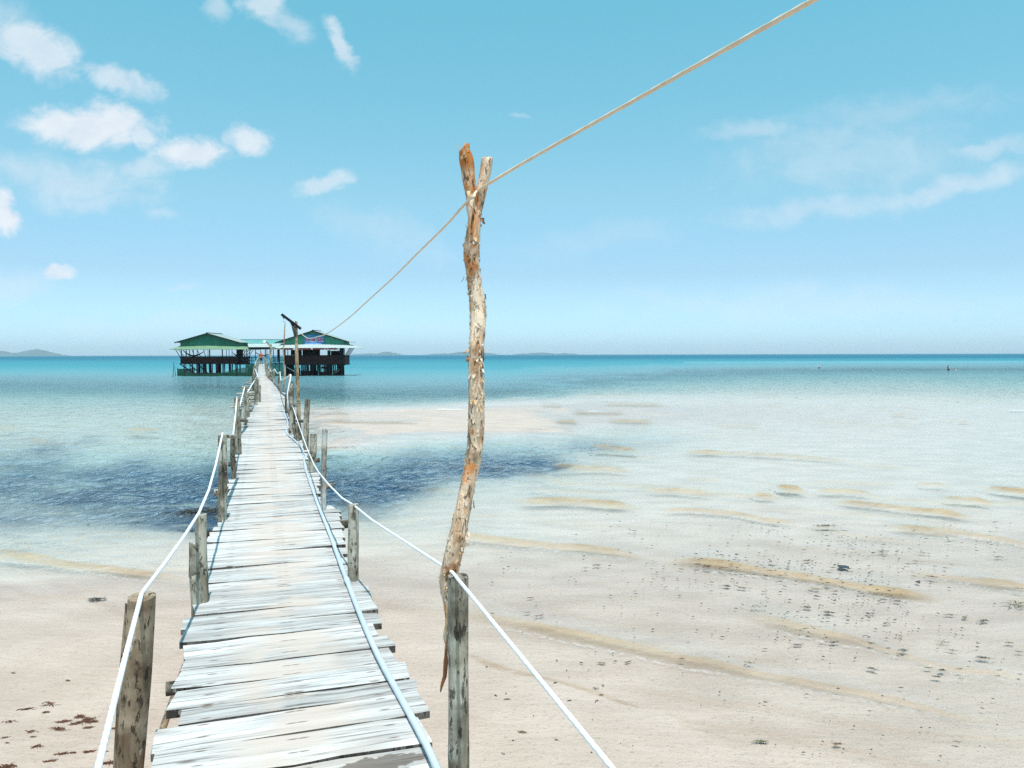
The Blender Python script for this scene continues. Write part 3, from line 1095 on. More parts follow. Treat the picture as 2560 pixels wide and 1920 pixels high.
def edge_faces(me):
    """grimy side faces, darkened further to put gap shade into the colour"""
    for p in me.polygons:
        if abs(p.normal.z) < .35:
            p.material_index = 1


def build_planks():
    rng = np.random.default_rng(3)
    s = 2.45
    count = 0
    far = MB()
    while s < S_END:
        w = float(np.clip(rng.normal(.20, .055), .10, .32)) * (1.12 if s < 6 else .95)
        if s + w > S_END:
            break
        gap = float(np.clip(.004 + rng.exponential(.008), .004, .035))
        s1 = s + w - gap
        sm = (s + s1) / 2
        l = edge_l(sm) + rng.normal(0, .014)
        r = edge_r(sm) + rng.normal(0, .014)
        if sm > 100:
            l, r = min(l, -.5), max(r, .5)
        th = float(rng.uniform(.030, .044))
        a = float(rng.normal(0, .011))
        cpos = deck_pt(sm, (l + r) / 2 * 0)
        V, Fc = plank_geo(-(s1 - s) / 2, (s1 - s) / 2, l, r, th, rng, 7 if s < 14 else 5)
        if count < 300:
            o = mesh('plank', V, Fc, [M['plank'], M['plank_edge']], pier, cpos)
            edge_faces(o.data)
            o.rotation_euler = (0, 0, ROTZ + a)
        else:
            ca, sa = math.cos(ROTZ + a), math.sin(ROTZ + a)
            far.add([(cpos.x + x * ca - y * sa, cpos.y + x * sa + y * ca, cpos.z + z) for x, y, z in V], Fc)
        count += 1
        s += w
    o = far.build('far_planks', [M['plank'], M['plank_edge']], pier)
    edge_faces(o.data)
    o['kind'] = 'stuff'


build_planks()


def log_part(name, pts, mat, parent, sides=10, step=.07, amp=.07, seed=0, ecc=.05, slant=0.0, nscale=8.0, knots=()):
    """a log through world points (x,y,z,r), origin at its foot"""
    base = Vector(pts[0][:3])
    rel = [(p[0] - base.x, p[1] - base.y, p[2] - base.z, p[3]) for p in pts]
    v, f = tube(rel, sides, step, amp, nscale, seed, 0, 0, ecc, slant, knots)
    return mesh(name, v, f, mat, parent, base, True)


def bed_z(p):
    return -float(depth_at(np.array([p.x]), np.array([max(p.y, 2.0)]))[0])


# posts: (top px, top py, foot px, foot py at deck level, width px, material, lean extra)
LEFT_POSTS = [
    (503, 1286, 507, 1506, 27, 'post', .1), (489, 1370, 494, 1508, 33, 'post', .9),
    (556, 1087, 556, 1297, 20, 'post', .1), (582, 1088, 585, 1196, 12, 'post_dark', .2),
    (592, 994, 596, 1136, 14.5, 'post', .2), (588, 996, 593, 1120, 7, 'post_pale', .1), (601.5, 1022, 600, 1091, 5.5, 'post', .1),
    (613, 967, 613, 1062, 8, 'post', 1.2), (619.5, 981, 621, 1042, 7, 'post', .8),
    (640.5, 943, 640, 1013, 7.5, 'post', .4), (645.5, 948, 645, 1006, 5, 'post', .3), (650.5, 963, 650, 1005, 4.4, 'post', .2),
    (637.5, 914, 637, 953, 4.6, 'post', .3), (634, 918, 634.5, 960, 4.2, 'post', .3), (632.5, 934, 633, 968, 4.2, 'post_dark', .2),
    (640, 901, 641.5, 930, 3.4, 'post_pale', .3), (643.5, 899, 643.5, 922, 3, 'post', .3), (646, 890, 645.5, 914, 2.6, 'post', .3),
]
RIGHT_POSTS = [
    (883.5, 1261, 883, 1451, 26, 'post', .1), (812, 1073, 808, 1275, 14.5, 'post_pale', .1), (784, 1084, 777.5, 1178, 17, 'post', .1),
    (769.5, 998, 764, 1124, 14.5, 'post', .1), (727, 966, 729, 1088, 10, 'post', 1.6), (716, 986, 716, 1033, 7, 'post_dark', .3),
    (724, 936, 722, 1030, 6, 'post', .3), (731, 955, 734, 1040, 6, 'post_dark', .6),
    (700, 929, 702, 984, 3.6, 'post_pale', .2), (697, 943, 697, 968, 6, 'post', .3), (686.4, 923.6, 685, 959, 5.2, 'post', .9), (683.5, 934, 683, 957, 3, 'post', .3),
    (672, 921, 672.5, 949, 3.4, 'post', .3), (669.5, 908, 669.5, 944, 3.4, 'post', .3), (667, 898, 668, 943, 3.2, 'post_pale', .3), (665.5, 908, 666, 936, 2.8, 'post', .3),
    (663.5, 898, 664, 926, 2.4, 'post', .3), (661.5, 890, 662.5, 915, 2.2, 'post', .3),
]
POST_TOP = {}


def build_posts():
    for side, L in (('L', LEFT_POSTS), ('R', RIGHT_POSTS)):
        for i, (tx, ty, fx, fy, w, mt, sl) in enumerate(L):
            foot = deck_px(fx, fy)
            Y = foot.y
            top = at_y(tx, ty, Y)
            r = w / 2 * Y / F
            r = max(r, .022)
            dirv = (top - foot) / max(top.z - foot.z, .05)
            zb = bed_z(foot) - .25
            bot = foot + dirv * (zb - foot.z)
            near = Y < 16
            midp = (foot + top) / 2 + Vector((random.uniform(-.012, .012), 0, 0))
            pts = [(*bot, r * 1.12), (*foot, r * 1.03), (*midp, r), (*top, r * .96)]
            o = log_part('post', pts, M[mt], pier, 14 if near else 8, .045 if near else .25, .09, i * 3 + (50 if side == 'R' else 0), .05, sl, 9)
            POST_TOP[(side, i)] = top
    # near left post, its dead companion slab, and the grey stub by the forked pole
    Y = 3.06
    top, mid, low = at_y(355, 1491, Y), at_y(343, 1690, Y), at_y(323, 1920, Y)
    dirv = (low - mid) / (low.z - mid.z)
    bot = low + dirv * (-.3 - low.z)
    log_part('post', [(*bot, .055), (*low, .0525), (*mid, .0515), (*top, .0495)], M['post_brown'], pier, 24, .018, .05, 5, .03, .12, 10,
             knots=((1.55, 3.3, .012, .03), (1.0, 4.6, .012, .03)))
    t2, b2 = at_y(321, 1515, 3.14), at_y(300, 1920, 3.14)
    dv = (b2 - t2) / (b2.z - t2.z)
    bb = b2 + dv * (-.3 - b2.z)
    log_part('post', [(*bb, .034), (*b2, .03), (*t2, .013)], M['post_brown'], pier, 10, .04, .16, 9, .2, 1.0)
    Y = 2.9
    top, low = at_y(1145, 1440, Y), at_y(1147, 1920, Y)
    dv = (low - top) / (low.z - top.z)
    bb = low + dv * (-.3 - low.z)
    log_part('post', [(*bb, .043), (*low, .0395), (*((top + low) / 2), .0395), (*top, .0385)], M['post'], pier, 24, .018, .05, 23, .03, .05, 10,
             knots=((1.55, 5.2, .008, .022), (2.1, 4.9, .01, .02), (1.9, 4.0, .006, .03)))


build_posts()


def build_frame():
    # bearers: two log stringers under the planks, cross logs on the post pairs
    for t_ in (-.36, .36):
        s = 1.5
        k = 0
        while s < S_END - 1:
            e = min(s + 4.6, S_END)
            pts = [(*deck_pt(s + (e - s) * q, t_ * .9 + (.04 if k % 2 else -.02), -.080 + .006 * math.sin(7 * q + k)), .042) for q in (0, .33, .66, 1)]
            log_part('bearer', pts, M['post_dark'] if k % 3 else M['post'], pier, 7, .6, .06, k)
            s += 4.5
            k += 1
    for k, s in enumerate((4.3, 5.35, 7.9, 10.3, 12.9, 15.8, 18.2, 21.8, 25.2, 28.5, 33, 38, 43.5, 48.5, 54, 60, 66, 72, 78, 84, 90, 96, 102, 108)):
        l, r = edge_l(s), edge_r(s)
        e0, e1 = .12 + .1 * random.random(), .12 + .1 * random.random()
        if k < 2:
            e0, e1 = ((.055, -.06), (.0, -.05))[k]
        pts = [(*deck_pt(s + .05 * q, l - e0 + (r - l + e0 + e1) * q, -.150), .038) for q in (0, .5, 1)]
        log_part('cross_log', pts, M['post'] if k % 2 else M['post_dark'], pier, 9, .3, .06, k + 4, slant=0)
    # struts and sticks that show beside the deck
    def stick(a, b, r, m_='post_dark', nm='strut'):
        log_part(nm, [(*a, r), (*((a + b) / 2), r * 1.03), (*b, r * .9)], M[m_], pier, 7, .2, .08, int(abs(a.x * 100)) % 50)
    stick(at_y(398, 1850, 3.75), at_y(462, 1640, 4.3) + Vector((0, 0, -.05)), .017, 'post_brown')
    stick(at_y(741, 1052, 16.5), at_y(768, 1054, 13.0), .03)
    stick(at_y(725, 1082, 15.0), at_y(737, 1035, 15.2), .04)
    stick(at_y(745, 1110, 14.0), at_y(735, 1060, 14.6), .05)
    stick(at_y(553, 1090, 7.6), at_y(590, 1092, 9.6), .02, 'post')
    stick(at_y(578, 1090, 9.8), at_y(590, 1092, 9.7), .026, 'post')
    stick(at_y(598, 1051, 15.0), at_y(618, 1052, 17.0), .03)
    stick(at_y(722, 1007, 22.0), at_y(742, 1008, 27.0), .045, 'post_pale')
    stick(at_y(728, 1011, 22.0), at_y(741, 1014, 26.0), .05, 'post_pale')
    # white stick ends jutting out on the left, seen against the water
    for k in range(14):
        yy = 944 + k * 4.6
        p = deck_px(638 - .0 * k, yy)
        q = Vector((p.x - .55 - .25 * random.random(), p.y - .1, p.z - .12 - .1 * random.random()))
        stick(p + Vector((.3, .1, -.1)), q, .035, 'post_pale' if k % 2 else 'post', 'strut')


build_frame()

# ------------------------------------------------------------------ forked pole and overhead rope
def build_forked_pole():
    Y = 3.0
    k = Y / F
    trunk = [(1150, 2150, 44), (1147, 1900, 44), (1139, 1600, 44), (1130, 1515, 44), (1121, 1458, 45), (1128, 1409, 46), (1139, 1364, 48), (1152, 1301, 42), (1167, 1226, 38), (1177, 1178, 40), (1186, 1121, 41),
             (1190, 1069, 42), (1191, 1021, 41), (1191, 935, 39), (1192, 860, 39), (1194.5, 806, 40), (1194, 772, 43), (1187, 716, 37), (1182, 669, 36), (1179, 631, 41), (1181, 606, 41), (1186, 560, 34), (1190, 515, 35)]
    base = at_y(*trunk[0][:2], Y)
    o = thing('forked_pole', 'tall crooked pole of peeling tan bark with a forked top, standing against a grey post', 'pole', (base.x, base.y, -.3))
    b0 = Vector((base.x, base.y, -.3))
    pts = [(b0.x, b0.y, b0.z, .036)]
    for i, (px, py, w) in enumerate(trunk[1:]):
        p = at_y(px, py, Y + .02 * math.sin(i * .9))
        pts.append((*p, w / 2 * k))
    last = at_y(1193, 488, Y)
    pts.append((*last, .026))
    log_part('trunk', pts, M['bark'], o, 34, .009, .115, 3, .05, 0, 15,
             knots=((3.78 - .0, 4.6, .013, .018), (3.05, 4.9, .012, .02), (2.72, 4.8, .010, .016), (2.62, 5.1, .009, .018), (3.45, 4.4, .008, .02), (2.3, 3.4, .016, .04), (4.0, 3.2, .012, .035)))
    lp = [(1187, 530, 26), (1181, 490, 29), (1175, 462, 30), (1170, 425, 32), (1165, 395, 34), (1161, 374, 27)]
    rp = [(1192, 530, 26), (1199, 490, 29), (1207, 462, 28), (1214, 428, 29), (1218, 400, 29), (1218, 394, 28)]
    log_part('prong', [(*at_y(px, py, Y + .01), w / 2 * k) for px, py, w in lp], M['bark'], o, 24, .009, .19, 13, .05, .9, 16)
    log_part('prong', [(*at_y(px, py, Y - .01), w / 2 * k) for px, py, w in rp], M['bark'], o, 24, .009, .12, 17, .05, .25, 16)
    # curls of bark standing off the trunk
    rng = np.random.default_rng(5)
    P = resample(pts[2:], .02)
    fl, fp = MB(), MB()
    for i in range(640):
        a = P[rng.integers(6, len(P) - 2)]
        th = rng.uniform(0, 2 * math.pi)
        n = Vector((math.cos(th), math.sin(th), 0))
        s = Vector((-n.y, n.x, 0))
        c = Vector(a[:3]) + n * (a[3] * 1.0)
        L, W = rng.uniform(.005, .017), rng.uniform(.002, .008)
        up = Vector((0, 0, 1)) * (1 if rng.random() < .5 else -1)
        curl = rng.uniform(.05, .6)
        q = [c - s * W, c + s * W, c + s * W * .8 + up * L * .6 + n * L * curl * .4, c - s * W * .8 + up * L * .6 + n * L * curl * .4,
             c + s * W * .3 + up * L + n * L * curl, c - s * W * .3 + up * L + n * L * curl]
        (fl if rng.random() < .62 else fp).add(q, [(0, 1, 2, 3), (3, 2, 4, 5)])
    a = fl.build('pale_bark_flakes', M['peel_pale'], o)
    a['kind'] = 'stuff'
    a = fp.build('orange_bark_flakes', M['peel'], o)
    a['kind'] = 'stuff'
    # larger curls that stand out
    def curl(px, py, w, h, mat, lean):
        c = at_y(px, py, Y - .02)
        W, H = w * k, h * k
        v = []
        for j in range(5):
            q = j / 4
            for sgn in (-1, 1):
                v.append(c + Vector((sgn * W / 2 * (1 - .5 * q) + lean * q * q * W, -.012 * math.sin(q * 2.4) - .004, -H * q)))
        f = [(2 * j, 2 * j + 1, 2 * j + 3, 2 * j + 2) for j in range(4)]
        MB().add(v, f).build('bark_curl', mat, o)
    curl(1206, 545, 10, 16, M['peel_dark'], .5)
    curl(1172, 478, 9, 20, M['peel'], .2)
    curl(1170, 874, 12, 9, M['peel'], -.9)
    curl(1171, 890, 9, 14, M['peel_dark'], -.4)
    curl(1213, 735, 4, 14, M['post_dark'], .6)
    curl(1184, 1250, 4, 20, M['post_dark'], .6)
    curl(1160, 692, 2.5, 14, M['post_dark'], -2.5)
    curl(1163, 1330, 26, 34, M['peel_pale'], .2)
    # splinters of the torn prong
    sh = MB()
    for i in range(16):
        c = at_y(1161 + rng.uniform(-13, 12), 378 + rng.uniform(-6, 22), Y - rng.uniform(-.015, .028))
        q = c + Vector((rng.uniform(-.006, .006), rng.uniform(-.006, .004), rng.uniform(.008, .030)))
        wv = Vector((rng.uniform(.003, .008), rng.uniform(-.003, .003), 0))
        sh.add([c - wv, c + wv, c + wv + Vector((0, .006, 0)), q], [(0, 1, 3), (1, 2, 3), (2, 0, 3)])
    sh.build('torn_splinters', M['peel'], o)
    # the torn strip hanging from the foot
    sp = [(1118, 1585), (1116, 1620), (1115, 1652), (1112, 1690), (1105, 1712), (1101, 1730)]
    v = []
    for j, (px, py) in enumerate(sp):
        c = at_y(px, py, Y - .03)
        W = (.0022, .0026, .010, .008, .006, .0025)[j]
        v += [c + Vector((-W, .004 * (j % 2), 0)), c + Vector((W, -.006, 0))]
    MB().add(v, [(2 * j, 2 * j + 1, 2 * j + 3, 2 * j + 2) for j in range(len(sp) - 1)]).build('bark_strip', M['peel_dark'], o)
    v = []
    for j, (px, py) in enumerate([(1119, 1480), (1116, 1560), (1112, 1650)]):
        c = at_y(px, py, Y - .01)
        v += [c + Vector((-.0028, 0, 0)), c + Vector((.0028, -.004, 0))]
    MB().add(v, [(0, 1, 3, 2), (2, 3, 5, 4)]).build('bark_strip', M['peel'], o)


build_forked_pole()


def rope(name, pts, r, mat, label, cat, lobes_until=None, twist=95):
    """pts world vectors; near part is laid in three strands"""
    base = Vector(pts[0])
    rel = [(*(Vector(p) - base), r) for p in pts]
    if lobes_until:
        v, f = tube(rel, 12, .0075, 0, 8, 0, 3, twist, linear=True)
    else:
        v, f = tube(rel, 6, .2, linear=True)
    o = mesh(name, v, f, mat, None, base, True)
    return tag(o, label, cat)


def build_ropes():
    top, back = [], []
    k, off = -.2998, .716
    far = []
    for px, py in [(1185, 492), (1169, 503), (1111, 567), (1041, 636), (983, 694), (926, 746), (868, 798), (822, 831), (798, 841), (768, 845), (748, 829)]:
        u = (px - 1280) / F
        Y = off / (u - k)
        far.append(at_y(px, py, Y))
    near = [at_y(2280, -132, 1.30), at_y(2030, 2, 1.52), at_y(1700, 187, 1.93), at_y(1450, 327, 2.39), at_y(1290, 418, 2.75), at_y(1196, 476, 2.97)]
    pts = near + far
    base = Vector(pts[0])
    rr = [.0051] * len(near) + [.0050, .0047, .0044, .0042, .0043, .0047, .0055, .0065, .0075, .0085, .009]
    v, f = tube([(*(Vector(p) - base), r) for p, r in zip(pts, rr)], 10, .02, 0, 8, 0, 3, 130)
    o = mesh('overhead_rope', v, f, M['rope_tan'], None, base, True)
    tag(o, 'thin tan rope strung overhead through the fork of the tall pole to the crane post', 'rope')
    # left hand rail rope
    L = [at_y(-60, 2900, .92), at_y(140, 2310, 1.30), at_y(245, 1920, 1.80), at_y(310, 1655, 2.42), at_y(354, 1484, 3.07), at_y(412, 1408, 3.7), at_y(460, 1341, 4.3), at_y(497, 1283, 4.88), at_y(522, 1225, 5.6), at_y(540, 1160, 6.5), at_y(556.5, 1083, 7.4)]
    rope('rail_rope', L, .0080, M['rope'], 'thick twisted white rope over the nearest post on the left of the boardwalk', 'rope', True, 80)
    L = [at_y(583, 1087, 9.8), at_y(588, 1042, 11.0), at_y(592.5, 993, 12.2), ]
    rope('rail_rope', L, .011, M['rope'], 'short white rope rising steeply on the second tall left-hand post pair', 'rope')
    L = [at_y(599, 1017, 14.9), at_y(606, 990, 16.2), at_y(612.5, 965, 17.4)]
    rope('rail_rope', L, .013, M['rope'], 'white rope to the pointed left-hand post halfway along the near boardwalk', 'rope')
    L = [at_y(618.5, 981, 20), at_y(628, 965, 22), at_y(637, 951, 24.5), at_y(643.5, 940, 27), at_y(642, 933, 32), at_y(638, 924, 42), at_y(636, 917, 55), at_y(640, 903, 70), at_y(644, 897, 90), at_y(646, 892, 104)]
    rope('rail_rope', L, .016, M['rope'], 'thin white rope along the far left-hand posts towards the pavilions', 'rope')
    R = [at_y(2300, 2860, .80), at_y(1750, 2190, 1.22), at_y(1530, 1920, 1.55), at_y(1330, 1675, 2.0), at_y(1220, 1540, 2.42), at_y(1131, 1431, 2.93), at_y(1090, 1404, 3.3), at_y(1000, 1346, 4.1), at_y(930, 1300, 4.8), at_y(883, 1262, 5.35), at_y(855, 1245, 5.8), at_y(823, 1213, 6.9), at_y(797, 1181, 8.0), at_y(786, 1163, 9.0), at_y(771, 1130, 10.6), at_y(752, 1077, 12.6), at_y(731, 1014, 15.2)]
    rope('rail_rope', R, .0060, M['rope'], 'long white rope over the grey stub beside the forked pole and along the right side', 'rope', True, 100)
    R = [at_y(731, 1014, 15.0), at_y(725, 1024, 15.0), at_y(720.5, 1018, 15.0), at_y(718.5, 985, 15.0), at_y(721.5, 967, 15.0), at_y(726, 948, 15.1), at_y(727, 937, 15.2), at_y(714, 946, 20), at_y(702, 951, 28), at_y(700, 930, 31), at_y(694, 934, 35), at_y(686.4, 924, 42), at_y(678, 929, 46), at_y(672, 921, 52), at_y(669, 912, 58), at_y(666.5, 901, 66), at_y(664, 898, 82), at_y(662, 891, 104)]
    rope('rail_rope', R, .013, M['rope'], 'white rope looping round the split right-hand post and on along the far right posts', 'rope')
    # the water pipe on the deck
    pp = [(1112, 1985), (1086, 1920), (1045, 1835), (932, 1621), (860, 1440), (826, 1345), (797, 1272), (789, 1250), (764, 1174), (757.7, 1131), (753, 1120), (733, 1100), (717, 1084), (719.7, 1058), (711, 1037), (712, 1029), (714, 1018)]
    P = [deck_px(*p) + Vector((0, 0, .022)) for p in pp]
    base = P[0]
    v, f = tube([(*(p - base), .0148) for p in P], 14, .05)
    pipe = mesh('water_pipe', v, f, M['pipe'], None, base, True)
    tag(pipe, 'pale grey plastic pipe lying along the right side of the boardwalk planks', 'pipe')
    for (a, b) in (((764, 1174), (765.5, 1180)), ((871, 1466), (866, 1455))):
        A, B = deck_px(*a) + Vector((0, 0, .022)), deck_px(*b) + Vector((0, 0, .022))
        v, f = tube([(*(Vector((0, 0, 0))), .0195), (*(B - A), .0195)], 14, .1)
        mesh('coupling', v, f, M['pipe'], pipe, A, True)
    cp = [(714, 992), (704, 984), (699, 976), (690, 965), (680, 954), (671, 944), (667, 938), (665, 930)]
    P = [deck_px(*p) + Vector((0, 0, .03)) for p in cp]
    v, f = tube([(*(p - P[0]), .02) for p in P], 6, .3)
    o = mesh('cable', v, f, M['cable'], None, P[0], True)
    tag(o, 'black cable running along the right edge of the far boardwalk planks', 'cable')


build_ropes()

# ------------------------------------------------------------------ crane post, thin pole, lamp pole
def build_poles():
    Y = 28.0
    top = at_y(741, 803, Y)
    foot = at_y(751, 1100, Y)
    o = thing('crane_post', 'tall barked post with a slanting dark beam on top, right of the boardwalk', 'post', (foot.x, foot.y, bed_z(foot)))
    pts = [(foot.x + .05, Y, bed_z(foot) - .2, .075)] + [(*at_y(px, py, Y), w / 2 * Y / F) for px, py, w in [(751, 1098, 10), (747, 1048, 10), (746, 1010, 9.5), (744, 960, 9), (742, 900, 9), (741, 860, 8), (740.5, 830, 7.5), (740.5, 803, 6.5)]]
    log_part('trunk', pts, M['pole_tan'], o, 12, .08, .10, 3, .05, .5, 4)
    a, b = at_y(704, 786, Y - .12), at_y(752, 822, Y - .12)
    MB().bar(a, b, .09, .085).build('beam', M['darkwood'], o)
    MB().bar(at_y(730, 804, Y - .03), at_y(739, 842, Y - .02), .085, .09).build('strut', M['post_dark'], o)
    c = at_y(708.5, 791, Y - .12)
    MB().bar(c, c + Vector((0, 0, -.075)), .05, .05, 8).build('hook', M['metal'], o)
    # lamp hanging from the beam end
    l = thing('hanging_lamp', 'small pale lamp hanging from the end of the slanting beam', 'lamp', c + Vector((0, 0, -.2)))
    v, f = tube([(0, 0, -.06, .02), (0, 0, -.03, .032), (0, 0, .02, .03), (0, 0, .06, .012)], 10, .02)
    mesh('bulb', v, f, M['white'], l, c + Vector((0, 0, -.145)), True)
    w = [at_y(709, 793, Y - .14), at_y(722, 800, Y - .14), at_y(728, 812, Y - .13), at_y(737, 822, Y - .1), at_y(745, 831, Y - .1)]
    v, f = tube([(*(p - w[0]), .009) for p in w], 6, .05)
    m2 = mesh('lamp_wire', v, f, M['rope_tan'], None, w[0], True)
    tag(m2, 'thin pale wire slung under the slanting beam to the crane post', 'wire')
    # thin pole
    Y = 40.0
    foot = at_y(709, 980, Y)
    o = thing('thin_pole', 'thin crooked bare pole standing beside the boardwalk, left of the crane post', 'pole', (foot.x, foot.y, bed_z(foot)))
    pts = [(foot.x, Y, bed_z(foot) - .2, .05)] + [(*at_y(px, py, Y), w / 2 * Y / F) for px, py, w in [(709, 980, 4.2), (711, 940, 4), (709.5, 905, 4), (709, 875, 3.8), (710.5, 850, 3.4), (711.5, 825, 3.0), (713, 806, 2.0)]]
    log_part('trunk', pts, M['pole_tan'], o, 8, .12, .12, 8, .05, .8, 4)
    # lamp pole with a bent arm
    Y = 50.0
    foot = at_y(678, 953, Y)
    o = thing('lamp_pole', 'grey pole with a curved lamp arm at the right edge of the far boardwalk', 'lamp post', (foot.x, foot.y, bed_z(foot)))
    pts = [(foot.x, Y, bed_z(foot) - .2, .09)] + [(*at_y(px, py, Y), w / 2 * Y / F) for px, py, w in [(678, 950, 6), (677, 915, 5.6), (676, 880, 5.4), (677.5, 861, 4.6)]]
    log_part('trunk', pts, M['post'], o, 10, .12, .09, 6, .05, .3, 4)
    arm = [at_y(677, 868, Y - .12), at_y(671, 861, Y - .12), at_y(666, 856, Y - .12), at_y(661.5, 852.5, Y - .12)]
    v, f = tube([(*(p - arm[0]), .05) for p in arm], 8, .1)
    mesh('arm', v, f, M['darkwood'], o, arm[0], True)
    v, f = tube([(0, 0, .04, .05), (0, 0, -.03, .10), (0, 0, -.12, .11)], 12, .03)
    mesh('lamp_shade', v, f, M['white'], o, arm[-1], True)
    w = [at_y(665, 857, Y - .2), at_y(672, 864, Y - .2), at_y(681, 870.5, Y), at_y(689, 873.5, Y + 8), at_y(700, 871, Y + 30), at_y(709, 866, 113.5)]
    v, f = tube([(*(p - w[0]), .028) for p in w], 6, .3)
    m2 = mesh('power_wire', v, f, M['rope_tan'], None, w[0], True)
    tag(m2, 'pale sagging wire from the lamp pole to the signed pavilion', 'wire')
    # two fishing stakes left of the green pavilion
    st = []
    for k_, (tx, ty, fx, fy) in enumerate(((434.8, 903, 432.5, 942), (436.2, 914, 438.5, 940.5))):
        f0 = on_z(fx, fy, 0)
        t0 = at_y(tx, ty, f0.y)
        pts = [(f0.x, f0.y, bed_z(f0) - .2, .055), (*f0, .05), (*t0, .02)]
        base = Vector(pts[0][:3])
        v, f = tube([(p[0] - base.x, p[1] - base.y, p[2] - base.z, p[3]) for p in pts], 6, .5, .1, 4, k_)
        s_ = mesh('water_stake', v, f, M['darkwood'], None, base, True)
        tag(s_, ('taller leaning stake standing in the water left of the green pavilion', 'shorter stake crossing the taller one in the water left of the green pavilion')[k_], 'stake')


build_poles()

# ------------------------------------------------------------------ the pavilions on stilts
BY = 115.0


def bx(px, Y=BY):
    return (px - 1280.0) * Y / F


def bz(py, Y=BY, px=650):
    return at_y(px, py, Y).z


def corrugated(p00, p10, p01, p11, n, amp, mat, name, parent, th=.02):
    """sheet from edge p00-p10 (top) to p01-p11 (bottom), ribs running top to bottom"""
    p00, p10, p01, p11 = map(Vector, (p00, p10, p01, p11))
    nrm = (p10 - p00).cross(p01 - p00).normalized()
    if nrm.z < 0:
        nrm = -nrm
    v, f = [], []
    for i in range(n + 1):
        t = i / n
        o = nrm * (amp if i % 2 else -amp)
        v += [p00.lerp(p10, t) + o, p01.lerp(p11, t) + o, p00.lerp(p10, t) + o - nrm * th, p01.lerp(p11, t) + o - nrm * th]
    for i in range(n):
        a, b = 4 * i, 4 * (i + 1)
        f += [(a, b, b + 1, a + 1), (a + 2, a + 3, b + 3, b + 2), (a, a + 2, b + 2, b), (a + 1, b + 1, b + 3, a + 3)]
    f += [(0, 1, 3, 2), (4 * n, 4 * n + 2, 4 * n + 3, 4 * n + 1)]
    return MB().add(v, f).build(name, mat, parent)


